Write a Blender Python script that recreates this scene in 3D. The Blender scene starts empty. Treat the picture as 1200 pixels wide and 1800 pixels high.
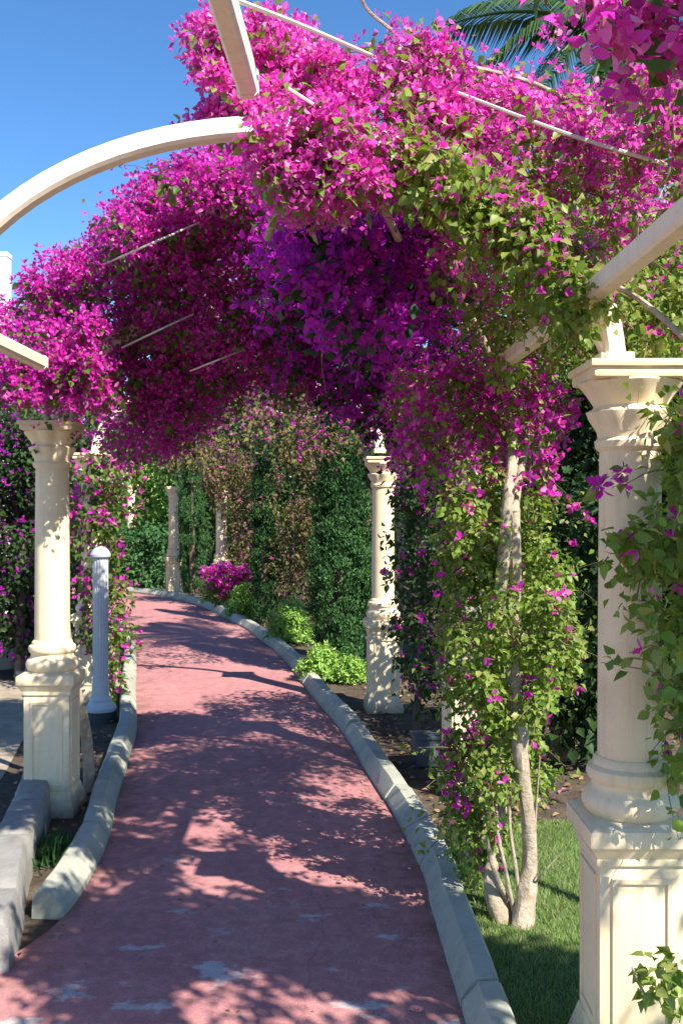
import bpy, bmesh, math, random
import numpy as np
from mathutils import Vector
R = math.radians
rng = np.random.default_rng(11)
random.seed(5)
scene = bpy.context.scene
COL = scene.collection

# ------------------------------------------------------------------ camera, sky, sun, exposure
EYE = 1.65
FPX, CX, CY = 1750.0, 600.0, 895.0          # focal length and principal point in photograph pixels
cam_d = bpy.data.cameras.new('camera')
cam = bpy.data.objects.new('camera', cam_d); COL.objects.link(cam)
cam.location = (0, 0, EYE); cam.rotation_euler = (R(90), 0, 0)
cam_d.sensor_fit = 'VERTICAL'; cam_d.sensor_height = 36; cam_d.lens = 36 * FPX / 1800
cam_d.shift_y = -5 / 1800
cam_d.clip_start = 0.05; cam_d.clip_end = 1000
scene.camera = cam

SUN_AZ, SUN_EL = R(40), R(44)               # azimuth measured from straight behind the camera towards the right
to_sun = Vector((math.sin(SUN_AZ) * math.cos(SUN_EL), -math.cos(SUN_AZ) * math.cos(SUN_EL), math.sin(SUN_EL)))
world = bpy.data.worlds.new('World'); scene.world = world; world.use_nodes = True
nt = world.node_tree
sky = nt.nodes.new('ShaderNodeTexSky'); sky.sky_type = 'NISHITA'; sky.sun_disc = False
sky.sun_elevation = SUN_EL; sky.sun_rotation = math.atan2(to_sun.x, to_sun.y)
sky.altitude = 1800; sky.air_density = 1.0; sky.dust_density = 0.0; sky.ozone_density = 3.0
hs = nt.nodes.new('ShaderNodeHueSaturation'); hs.inputs['Saturation'].default_value = 1.2
nt.links.new(sky.outputs[0], hs.inputs['Color']); nt.links.new(hs.outputs[0], nt.nodes['Background'].inputs[0])
nt.nodes['Background'].inputs[1].default_value = 0.118
sun_d = bpy.data.lights.new('sun', 'SUN'); sun_d.energy = 5.0; sun_d.angle = R(0.5); sun_d.color = (1.0, 0.93, 0.82)
sun = bpy.data.objects.new('sun', sun_d); COL.objects.link(sun)
sun.rotation_euler = to_sun.to_track_quat('Z', 'Y').to_euler()
sun.location = (6, -6, 12)
vs = scene.view_settings
vs.view_transform = 'Standard'; vs.look = 'None'; vs.gamma = 1.0; vs.use_curve_mapping = False
vs.exposure = 1.0
scene.cycles.max_bounces = 8; scene.cycles.diffuse_bounces = 4; scene.cycles.transmission_bounces = 6

# ------------------------------------------------------------------ helpers
def at(px, py, d):                          # the point seen at a photograph pixel, d metres away
    return Vector(((px - CX) / FPX * d, d, EYE + (CY - py) / FPX * d))
def gr(px, py, z=0.0):                      # the ground point seen at a photograph pixel
    d = FPX * (EYE - z) / (py - CY)
    return Vector(((px - CX) / FPX * d, d, z))
def tag(o, label=None, cat=None, group=None, kind=None):
    if label: o['label'] = label
    if cat: o['category'] = cat
    if group: o['group'] = group
    if kind: o['kind'] = kind
    return o
def empty(name, loc=(0, 0, 0), rz=0.0):
    o = bpy.data.objects.new(name, None); COL.objects.link(o)
    o.location = loc; o.rotation_euler = (0, 0, rz); o.empty_display_size = 0.1
    return o
def link(name, me, mat=None, parent=None):
    o = bpy.data.objects.new(name, me); COL.objects.link(o)
    if mat is not None and not me.materials: me.materials.append(mat)
    if parent is not None: o.parent = parent
    return o
def mesh_np(name, V, F):
    """V (n,3); F (m,k) faces all of one size"""
    V = np.asarray(V, np.float32); F = np.asarray(F, np.int32)
    me = bpy.data.meshes.new(name)
    me.vertices.add(len(V)); me.vertices.foreach_set('co', V.ravel())
    k = F.shape[1]
    me.loops.add(F.size); me.loops.foreach_set('vertex_index', F.ravel())
    me.polygons.add(len(F))
    me.polygons.foreach_set('loop_start', np.arange(0, F.size, k, dtype=np.int32))
    me.update(calc_edges=True); me.validate()
    return me
def from_bm(name, bm, mat=None, parent=None, smooth=False):
    me = bpy.data.meshes.new(name)
    bmesh.ops.recalc_face_normals(bm, faces=bm.faces)
    bm.to_mesh(me); bm.free()
    if smooth:
        for p in me.polygons: p.use_smooth = True
        me.set_sharp_from_angle(angle=R(38))
    return link(name, me, mat, parent)
def bm_box(bm, x0, x1, y0, y1, z0, z1, bevel=0.0):
    r = bmesh.ops.create_cube(bm, size=1.0)
    vsx = r['verts']
    for v in vsx:
        v.co = Vector(((x0 + x1) / 2 + v.co.x * (x1 - x0), (y0 + y1) / 2 + v.co.y * (y1 - y0), (z0 + z1) / 2 + v.co.z * (z1 - z0)))
    if bevel > 0:
        es = list({e for v in vsx for e in v.link_edges})
        bmesh.ops.bevel(bm, geom=es, offset=bevel, segments=2, affect='EDGES', profile=0.6)
def bm_lathe(bm, prof, seg=40, lobes=None):
    """prof: list of (radius, z[, lobe amount])"""
    rings = []
    for p in prof:
        r, z = p[0], p[1]; amp = p[2] if len(p) > 2 else 0.0
        rings.append([bm.verts.new(((r * (1 + amp * (abs(math.cos(lobes[0] * a / 2.0)) - 0.6)) if lobes else r) * math.cos(a),
                                    (r * (1 + amp * (abs(math.cos(lobes[0] * a / 2.0)) - 0.6)) if lobes else r) * math.sin(a), z))
                      for a in [2 * math.pi * i / seg for i in range(seg)]])
    for a, b in zip(rings, rings[1:]):
        for i in range(seg):
            bm.faces.new((a[i], a[(i + 1) % seg], b[(i + 1) % seg], b[i]))
    bm.faces.new(rings[0][::-1]); bm.faces.new(rings[-1])
def bm_tube(bm, pts, rad, seg=8, wob=0.0):
    pts = [Vector(p) for p in pts]; n = len(pts)
    if not hasattr(rad, '__len__'): rad = [rad] * n
    rings = []
    ref = Vector((0.31, 0.2, 0.93)).normalized()
    for i, p in enumerate(pts):
        t = (pts[min(i + 1, n - 1)] - pts[max(i - 1, 0)]).normalized()
        if abs(t.dot(ref)) > 0.95: rf = Vector((1, 0, 0))
        else: rf = ref
        u = t.cross(rf).normalized(); w = t.cross(u).normalized()
        rings.append([bm.verts.new(p + (u * math.cos(a) + w * math.sin(a)) * rad[i] * (1 + random.uniform(-wob, wob)))
                      for a in [2 * math.pi * k / seg for k in range(seg)]])
    for a, b in zip(rings, rings[1:]):
        for i in range(seg): bm.faces.new((a[i], a[(i + 1) % seg], b[(i + 1) % seg], b[i]))
    bm.faces.new(rings[0][::-1]); bm.faces.new(rings[-1])
def spline(pts, n):
    """Catmull-Rom through pts (tuples of any dimension), n samples"""
    P = np.array(pts, float); m = len(P)
    E = np.vstack([2 * P[0] - P[1], P, 2 * P[-1] - P[-2]])
    out = []
    for s in np.linspace(0, m - 1, n):
        i = min(int(s), m - 2); t = s - i
        p0, p1, p2, p3 = E[i], E[i + 1], E[i + 2], E[i + 3]
        out.append(0.5 * ((2 * p1) + (-p0 + p2) * t + (2 * p0 - 5 * p1 + 4 * p2 - p3) * t * t + (-p0 + 3 * p1 - 3 * p2 + p3) * t ** 3))
    return np.array(out)
def bm_sweep(bm, pts, w, h, side):
    """rectangular bar of width w (along side) and height h with softened edges along pts"""
    side = Vector(side).normalized(); pts = [Vector(p) for p in pts]; n = len(pts)
    b = min(w, h) * 0.16
    prof = [(-w/2 + b, -h/2), (w/2 - b, -h/2), (w/2, -h/2 + b), (w/2, h/2 - b), (w/2 - b, h/2), (-w/2 + b, h/2), (-w/2, h/2 - b), (-w/2, -h/2 + b)]
    rings = []
    for i, p in enumerate(pts):
        t = (pts[min(i + 1, n - 1)] - pts[max(i - 1, 0)]).normalized()
        up = side.cross(t).normalized()
        rings.append([bm.verts.new(p + side * a + up * c) for a, c in prof])
    for a, c in zip(rings, rings[1:]):
        for i in range(8): bm.faces.new((a[i], a[(i + 1) % 8], c[(i + 1) % 8], c[i]))
    bm.faces.new(rings[0][::-1]); bm.faces.new(rings[-1])

# ------------------------------------------------------------------ materials
def new_mat(name):
    m = bpy.data.materials.new(name); m.use_nodes = True
    n = m.node_tree.nodes; l = m.node_tree.links
    return m, n, l, n['Principled BSDF']
def coord(n, l, scale=1.0):
    g = n.new('ShaderNodeNewGeometry')
    return g.outputs['Position']
def noise(n, l, vec, scale, detail=4, rough=0.6):
    t = n.new('ShaderNodeTexNoise'); t.inputs['Scale'].default_value = scale
    t.inputs['Detail'].default_value = detail; t.inputs['Roughness'].default_value = rough
    l.new(vec, t.inputs['Vector']); return t.outputs['Fac']
def ramp(n, l, fac, stops):
    r = n.new('ShaderNodeValToRGB'); e = r.color_ramp.elements
    while len(e) < len(stops): e.new(0.5)
    for k, (p, c) in enumerate(stops):
        e[k].position = p; e[k].color = (*c, 1) if len(c) == 3 else c
    l.new(fac, r.inputs[0]); return r.outputs[0]
def mixc(n, l, fac, a, b, mode='MIX'):
    m = n.new('ShaderNodeMix'); m.data_type = 'RGBA'; m.blend_type = mode
    for s, v in ((m.inputs[0], fac), (m.inputs[6], a), (m.inputs[7], b)):
        if hasattr(v, 'is_linked'): l.new(v, s)
        elif isinstance(v, (int, float)): s.default_value = v
        else: s.default_value = (*v, 1)
    return m.outputs[2]
def bump(n, l, p, h, strength, dist):
    b = n.new('ShaderNodeBump'); b.inputs['Strength'].default_value = strength; b.inputs['Distance'].default_value = dist
    l.new(h, b.inputs['Height']); l.new(b.outputs[0], p.inputs['Normal'])
def surf(name, c1, c2, scale=6.0, rough=0.85, bs=0.3, bd=0.004, fine=90.0, stain=None, stain_amt=0.5, stain_scale=3.0):
    m, n, l, p = new_mat(name)
    v = coord(n, l)
    f = noise(n, l, v, scale, 6)
    col = ramp(n, l, f, [(0.3, c1), (0.7, c2)])
    if stain:
        s = ramp(n, l, noise(n, l, v, stain_scale, 8, 0.7), [(0.52, (0, 0, 0)), (0.72, (stain_amt,) * 3)])
        col = mixc(n, l, s, col, stain)
    l.new(col, p.inputs['Base Color']); p.inputs['Roughness'].default_value = rough
    p.inputs['Specular IOR Level'].default_value = 0.25
    h = noise(n, l, v, fine, 5, 0.65)
    bump(n, l, p, h, bs, bd)
    return m
def leafy(name, cols, trans=0.35, rough=0.5, spec=0.25, tint=None):
    """cols: colour stops picked per leaf by a random value"""
    m, n, l, p = new_mat(name)
    g = n.new('ShaderNodeNewGeometry'); oi = n.new('ShaderNodeObjectInfo')
    a = n.new('ShaderNodeMath'); a.operation = 'ADD'
    l.new(g.outputs['Random Per Island'], a.inputs[0]); l.new(oi.outputs['Random'], a.inputs[1])
    fr = n.new('ShaderNodeMath'); fr.operation = 'FRACT'; l.new(a.outputs[0], fr.inputs[0])
    k = len(cols)
    col = ramp(n, l, fr.outputs[0], [(i / max(1, k - 1), c) for i, c in enumerate(cols)])
    big = noise(n, l, g.outputs['Position'], 2.6, 3)
    br = n.new('ShaderNodeMapRange'); br.inputs[3].default_value = 0.7; br.inputs[4].default_value = 1.3
    l.new(big, br.inputs[0])
    col = mixc(n, l, 1.0, col, br.outputs[0], 'MULTIPLY')
    l.new(col, p.inputs['Base Color']); p.inputs['Roughness'].default_value = rough; p.inputs['Specular IOR Level'].default_value = spec
    t = n.new('ShaderNodeBsdfTranslucent')
    tc = mixc(n, l, 1.0, col, tint if tint else (1, 1, 1), 'MULTIPLY')
    l.new(tc, t.inputs['Color'])
    mx = n.new('ShaderNodeMixShader'); mx.inputs[0].default_value = trans
    l.new(p.outputs[0], mx.inputs[1]); l.new(t.outputs[0], mx.inputs[2])
    l.new(mx.outputs[0], n['Material Output'].inputs['Surface'])
    return m

M = {}
M['stucco'] = surf('cream_stucco', (0.80, 0.635, 0.40), (0.86, 0.725, 0.49), 3.0, 0.8, 0.25, 0.002, 160, (0.42, 0.30, 0.18), 0.28, 5.0)
def weathered(m, splash=True):
    n, l = m.node_tree.nodes, m.node_tree.links; p = n['Principled BSDF']
    src_ = p.inputs['Base Color'].links[0].from_socket
    g = n.new('ShaderNodeNewGeometry'); mp = n.new('ShaderNodeMapping'); mp.inputs['Scale'].default_value = (16, 16, 1.1); l.new(g.outputs['Position'], mp.inputs['Vector'])
    st = ramp(n, l, noise(n, l, mp.outputs[0], 1.6, 6, 0.65), [(0.50, (0, 0, 0)), (0.75, (0.42,) * 3)])
    c = mixc(n, l, st, src_, (0.50, 0.39, 0.26))
    if splash:
        sp = n.new('ShaderNodeSeparateXYZ'); l.new(g.outputs['Position'], sp.inputs[0])
        nz = noise(n, l, g.outputs['Position'], 11, 7, 0.7)
        a = n.new('ShaderNodeMath'); a.operation = 'MULTIPLY_ADD'; a.inputs[1].default_value = -2.4; l.new(sp.outputs[2], a.inputs[0]); l.new(nz, a.inputs[2])
        c = mixc(n, l, ramp(n, l, a.outputs[0], [(0.12, (0, 0, 0)), (0.55, (0.65,) * 3)]), c, (0.33, 0.24, 0.16))
    l.new(c, p.inputs['Base Color'])
weathered(M['stucco'])
M['paint'] = surf('cream_paint', (0.82, 0.72, 0.55), (0.86, 0.78, 0.63), 4.0, 0.55, 0.15, 0.0015, 120, (0.5, 0.38, 0.24), 0.25, 9.0)
weathered(M['paint'], False)
M['white'] = surf('white_paint', (0.78, 0.78, 0.76), (0.84, 0.84, 0.82), 5.0, 0.6, 0.15, 0.001, 120)
M['wire'] = surf('pale_wire', (0.62, 0.55, 0.46), (0.75, 0.68, 0.58), 20.0, 0.6, 0.2, 0.001, 200)
M['post'] = surf('grey_painted_metal', (0.42, 0.44, 0.47), (0.50, 0.52, 0.54), 6.0, 0.5, 0.2, 0.001, 150, (0.55, 0.54, 0.50), 0.4, 14.0)
M['post_base'] = surf('dark_plinth', (0.03, 0.045, 0.05), (0.06, 0.08, 0.08), 6.0, 0.7, 0.3, 0.003, 80)
M['kerb'] = surf('painted_kerb_concrete', (0.35, 0.365, 0.295), (0.47, 0.475, 0.385), 5.0, 0.9, 0.6, 0.004, 120, (0.22, 0.20, 0.16), 0.6, 8.0)
M['stone'] = surf('grey_wall_stone', (0.23, 0.225, 0.21), (0.36, 0.345, 0.315), 7.0, 0.95, 0.8, 0.006, 70, (0.20, 0.17, 0.15), 0.6, 9.0)
M['rock'] = surf('pale_rock', (0.38, 0.37, 0.36), (0.55, 0.52, 0.47), 5.0, 0.95, 0.8, 0.01, 40)
M['soil'] = surf('dark_soil', (0.055, 0.042, 0.032), (0.14, 0.105, 0.075), 4.0, 1.0, 1.0, 0.02, 35, (0.24, 0.18, 0.12), 0.6, 11.0)
M['gravel'] = surf('sandy_gravel', (0.30, 0.24, 0.17), (0.48, 0.41, 0.32), 5.0, 1.0, 1.0, 0.012, 60, (0.2, 0.16, 0.11), 0.6, 8.0)
M['lawn'] = surf('turf_soil', (0.05, 0.09, 0.02), (0.12, 0.17, 0.05), 14.0, 1.0, 0.8, 0.01, 60)
M['bark'] = surf('pale_bark', (0.33, 0.26, 0.18), (0.52, 0.44, 0.34), 30.0, 0.95, 0.9, 0.008, 60, (0.22, 0.16, 0.11), 0.7, 16.0)
M['dark_bark'] = surf('dark_bark', (0.10, 0.07, 0.05), (0.22, 0.16, 0.11), 18.0, 0.95, 0.9, 0.008, 50)
M['twig'] = surf('brown_green_twig', (0.12, 0.10, 0.05), (0.22, 0.17, 0.09), 20.0, 0.8, 0.3, 0.001, 90)
M['rubber'] = surf('black_hose', (0.02, 0.022, 0.022), (0.035, 0.036, 0.036), 10.0, 0.5, 0.1, 0.001, 90)
M['bin'] = surf('slate_box', (0.06, 0.075, 0.09), (0.09, 0.105, 0.12), 8.0, 0.6, 0.2, 0.001, 90)
M['paver'] = surf('grey_paver', (0.26, 0.27, 0.28), (0.42, 0.41, 0.40), 3.0, 0.95, 0.6, 0.004, 80)

def path_material():
    m, n, l, p = new_mat('red_painted_path')
    v = coord(n, l)
    big = noise(n, l, v, 0.9, 5, 0.6)
    col = ramp(n, l, big, [(0.3, (0.47, 0.20, 0.205)), (0.7, (0.57, 0.268, 0.26))])
    dust = ramp(n, l, noise(n, l, v, 3.3, 7, 0.7), [(0.5, (0, 0, 0)), (0.8, (0.55,) * 3)])
    col = mixc(n, l, dust, col, (0.60, 0.37, 0.34))
    # places where the paint has come off the pale concrete: noise shaped spots, denser at the near end
    sx = n.new('ShaderNodeMapping'); sx.inputs['Scale'].default_value = (2.3, 4.2, 1); l.new(v, sx.inputs['Vector'])
    chips = noise(n, l, sx.outputs[0], 1.25, 9, 0.62)
    sp = n.new('ShaderNodeSeparateXYZ'); l.new(v, sp.inputs[0])
    near = n.new('ShaderNodeMapRange'); near.inputs[1].default_value = 3.4; near.inputs[2].default_value = 5.2
    near.inputs[3].default_value = 0.088; near.inputs[4].default_value = -0.04; l.new(sp.outputs[1], near.inputs[0])
    ad = n.new('ShaderNodeMath'); ad.operation = 'ADD'; l.new(chips, ad.inputs[0]); l.new(near.outputs[0], ad.inputs[1])
    ch = ramp(n, l, ad.outputs[0], [(0.655, (0, 0, 0)), (0.70, (0.85,) * 3)])
    col = mixc(n, l, ch, col, (0.60, 0.57, 0.56))
    at_ = n.new('ShaderNodeAttribute'); at_.attribute_name = 'edge'
    es = n.new('ShaderNodeMath'); es.operation = 'MULTIPLY_ADD'; es.inputs[1].default_value = -1.0; l.new(at_.outputs['Fac'], es.inputs[0])
    l.new(noise(n, l, v, 5.0, 6, 0.7), es.inputs[2])
    ed = ramp(n, l, es.outputs[0], [(0.40, (0, 0, 0)), (0.62, (0.75,) * 3)])
    col = mixc(n, l, ed, col, (0.24, 0.13, 0.10))
    wv = n.new('ShaderNodeMix'); wv.data_type = 'VECTOR'; wv.inputs[0].default_value = 0.16
    nz = n.new('ShaderNodeTexNoise'); nz.inputs['Scale'].default_value = 2.2; nz.inputs['Detail'].default_value = 5; l.new(v, nz.inputs['Vector'])
    l.new(v, wv.inputs[4]); l.new(nz.outputs['Color'], wv.inputs[5])
    vo = n.new('ShaderNodeTexVoronoi'); vo.feature = 'DISTANCE_TO_EDGE'; vo.inputs['Scale'].default_value = 0.75; l.new(wv.outputs[1], vo.inputs['Vector'])
    ck = ramp(n, l, vo.outputs['Distance'], [(0.0, (0.28,) * 3), (0.004, (0, 0, 0))])
    col = mixc(n, l, ck, col, (0.17, 0.07, 0.065))
    wear = ramp(n, l, noise(n, l, v, 14, 8, 0.75), [(0.42, (0.80,) * 3), (0.62, (1.06,) * 3)])
    col = mixc(n, l, 1.0, col, wear, 'MULTIPLY')
    specks = ramp(n, l, noise(n, l, v, 140, 3, 0.7), [(0.35, (0.78,) * 3), (0.6, (1.05,) * 3)])
    col = mixc(n, l, 1.0, col, specks, 'MULTIPLY')
    l.new(col, p.inputs['Base Color']); p.inputs['Roughness'].default_value = 0.8; p.inputs['Specular IOR Level'].default_value = 0.3
    h = noise(n, l, v, 170, 5, 0.7)
    bump(n, l, p, h, 0.45, 0.004)
    return m
M['path'] = path_material()

GREEN = [(0.05, 0.11, 0.02), (0.10, 0.18, 0.03), (0.16, 0.24, 0.04), (0.07, 0.14, 0.03), (0.22, 0.26, 0.06)]
M['leaf'] = leafy('vine_leaf', GREEN, 0.4, 0.42, 0.3, (1.15, 1.2, 0.5))
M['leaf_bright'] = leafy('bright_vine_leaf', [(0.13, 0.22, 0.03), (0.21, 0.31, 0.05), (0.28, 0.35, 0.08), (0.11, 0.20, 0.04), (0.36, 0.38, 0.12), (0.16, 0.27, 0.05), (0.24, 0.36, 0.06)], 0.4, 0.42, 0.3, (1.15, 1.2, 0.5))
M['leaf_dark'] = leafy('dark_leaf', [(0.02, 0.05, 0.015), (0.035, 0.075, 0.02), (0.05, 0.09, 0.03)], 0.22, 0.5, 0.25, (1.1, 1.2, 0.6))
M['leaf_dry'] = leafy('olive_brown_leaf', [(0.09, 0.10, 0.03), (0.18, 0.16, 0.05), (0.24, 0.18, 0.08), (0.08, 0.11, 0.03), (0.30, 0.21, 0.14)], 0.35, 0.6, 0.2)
M['cypress'] = leafy('cypress_spray', [(0.03, 0.09, 0.03), (0.05, 0.13, 0.04), (0.075, 0.18, 0.05)], 0.15, 0.6, 0.2)
M['shrub'] = leafy('fresh_shrub_leaf', [(0.22, 0.42, 0.07), (0.30, 0.50, 0.10), (0.38, 0.55, 0.14)], 0.3, 0.5, 0.25)
M['palm'] = leafy('palm_leaflet', [(0.025, 0.07, 0.022), (0.05, 0.105, 0.028), (0.11, 0.165, 0.04)], 0.2, 0.4, 0.4)
M['grass'] = leafy('grass_blade', [(0.12, 0.24, 0.05), (0.20, 0.33, 0.08), (0.27, 0.40, 0.12), (0.36, 0.42, 0.20), (0.16, 0.29, 0.06), (0.44, 0.40, 0.22)], 0.35, 0.6, 0.2)
PT = (1.0, 0.7, 1.0)
M['pink'] = leafy('pink_bract', [(0.80, 0.06, 0.54), (0.86, 0.10, 0.60), (0.74, 0.04, 0.52), (0.88, 0.20, 0.62), (0.82, 0.07, 0.50), (0.90, 0.45, 0.68), (0.70, 0.05, 0.56), (0.55, 0.12, 0.22)], 0.45, 0.6, 0.15, PT)
M['magenta'] = leafy('magenta_bract', [(0.70, 0.03, 0.44), (0.80, 0.06, 0.54), (0.56, 0.022, 0.44), (0.76, 0.04, 0.54), (0.66, 0.03, 0.36), (0.86, 0.28, 0.60), (0.62, 0.03, 0.52), (0.42, 0.06, 0.16)], 0.42, 0.6, 0.15, PT)
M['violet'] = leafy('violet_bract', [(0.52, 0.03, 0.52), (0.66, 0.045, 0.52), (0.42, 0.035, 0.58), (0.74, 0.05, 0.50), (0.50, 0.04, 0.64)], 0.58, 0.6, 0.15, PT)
M['litter'] = leafy('fallen_leaf', [(0.30, 0.20, 0.09), (0.40, 0.28, 0.14), (0.22, 0.13, 0.07), (0.45, 0.2, 0.28)], 0.1, 0.8, 0.1)

# ------------------------------------------------------------------ ground, path, kerbs
def sheet(name, pts, z, mat):
    bm = bmesh.new()
    bm.faces.new([bm.verts.new((x, y, z)) for x, y in pts])
    o = from_bm(name, bm, mat); o['kind'] = 'structure'; return o
sheet('ground', [(-300, -300), (300, -300), (300, 300), (-300, 300)], -0.012, M['soil'])

RIGHT = [(0.47, -3.0), (0.45, 0), (0.42, 2.2), (0.40, 3.19), (0.375, 4.1), (0.364, 4.55), (0.278, 5.4), (0.145, 6.35), (0.0, 7.4), (-0.28, 8.9), (-0.71, 11.3), (-1.44, 14.1), (-2.43, 17.0), (-3.5, 18.9), (-5.2, 20.6), (-8.0, 22.2), (-12, 23.2)]
LEFT = [(-1.9, -3.0), (-1.85, 0), (-1.72, 2.2), (-1.5, 3.1), (-1.24, 3.62), (-1.12, 4.1), (-1.16, 4.94), (-1.28, 5.7), (-1.40, 6.6), (-1.52, 7.4), (-1.86, 9.0), (-2.33, 11.3), (-2.98, 13.9), (-3.9, 16.0), (-4.9, 17.5), (-6.3, 18.9), (-8.8, 20.3), (-12.4, 21.2)]
NP = 90
rp, lp = spline(RIGHT, NP), spline(LEFT, NP)
V, F = [], []
NA = 9
for i in range(NP):
    for k in range(NA):
        t = k / (NA - 1); q = lp[i] * (1 - t) + rp[i] * t
        V.append((q[0], q[1], 0.0 + 0.012 * math.sin(math.pi * t)))
for i in range(NP - 1):
    for k in range(NA - 1):
        a = i * NA + k; F.append((a, a + 1, a + NA + 1, a + NA))
pme = mesh_np('path', V, F)
ea = pme.attributes.new('edge', 'FLOAT', 'POINT'); ea.data.foreach_set('value', np.tile(np.minimum(np.arange(NA), NA - 1 - np.arange(NA)) / (NA - 1.0), NP).astype(np.float32))
pth = link('path', pme, M['path']); pth['kind'] = 'structure'
# lawn on the right, gravel court on the left
lawn_pts = [(0.6, -2), (0.56, 2.4), (0.53, 4.2), (0.50, 4.8), (0.62, 5.15), (1.1, 5.28), (1.8, 5.2), (2.6, 4.9), (5, 4.4), (5, -2)]
sheet('lawn', lawn_pts, -0.004, M['lawn'])
sheet('gravel_court', [(-1.95, 3.0), (-1.95, 5.2), (-2.1, 6.2), (-2.45, 8.0), (-2.9, 9.6), (-14, 9.9), (-14, 3.0)], -0.006, M['gravel'])

def kerb(name, edge, sgn, start, end, zoff=0.0):
    """run of kerb stones; edge polyline at the path side, sgn +1 when the kerb lies to the right"""
    root = empty(name); root['kind'] = 'structure'
    P = spline(edge, 900)
    seg = np.r_[0, np.cumsum(np.hypot(*np.diff(P, axis=0).T))]
    s = np.interp(start, P[:, 1], seg); s_end = np.interp(end, P[:, 1], seg)
    while s < s_end:
        L = random.uniform(0.62, 0.95)
        e = s + L
        gap = random.uniform(0.010, 0.020)
        n = 9
        h = random.uniform(0.100, 0.108); shift = random.uniform(-0.004, 0.004)
        wob = rng.normal(0, 0.0009, (n, 9))
        V, F = [], []
        for i in range(n):
            u = s + gap / 2 + (L - gap) * i / (n - 1)
            p = np.array([np.interp(u, seg, P[:, 0]), np.interp(u, seg, P[:, 1])])
            q = np.array([np.interp(u + 0.02, seg, P[:, 0]), np.interp(u + 0.02, seg, P[:, 1])])
            t = q - p; t /= np.hypot(*t)
            nrm = np.array([t[1], -t[0]]) * sgn
            endk = 0.008 if i in (0, n - 1) else 0.0
            prof = [(-0.002, -0.03), (0.0, 0.03), (0.042, h - 0.010 - endk), (0.050, h - endk), (0.116, h + 0.003 - endk), (0.127, h - 0.009 - endk), (0.131, 0.05), (0.132, -0.03)]
            for k, (a, z) in enumerate(prof):
                aa = a + shift + wob[i, k]; V.append((p[0] + nrm[0] * aa, p[1] + nrm[1] * aa, z + zoff + wob[i, 8 - k] * 0.8))
        m = 8
        for i in range(n - 1):
            for k in range(m - 1):
                a = i * m + k; F.append((a, a + 1, a + m + 1, a + m))
        me = bpy.data.meshes.new('kerb_stone')
        FF = [list(f) for f in F] + [list(range(m))[::-1], [(n - 1) * m + k for k in range(m)]]
        me.from_pydata(V, [], FF); me.update()
        bm = bmesh.new(); bm.from_mesh(me); bmesh.ops.recalc_face_normals(bm, faces=bm.faces); bm.to_mesh(me); bm.free()
        for pl in me.polygons: pl.use_smooth = True
        me.set_sharp_from_angle(angle=R(30))
        link('kerb_stone', me, M['kerb'], root)
        s = e
    return root
kerb('kerb', RIGHT, +1, 1.6, 20.0)
kerb('kerb', LEFT, -1, 4.02, 17.2)

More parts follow.
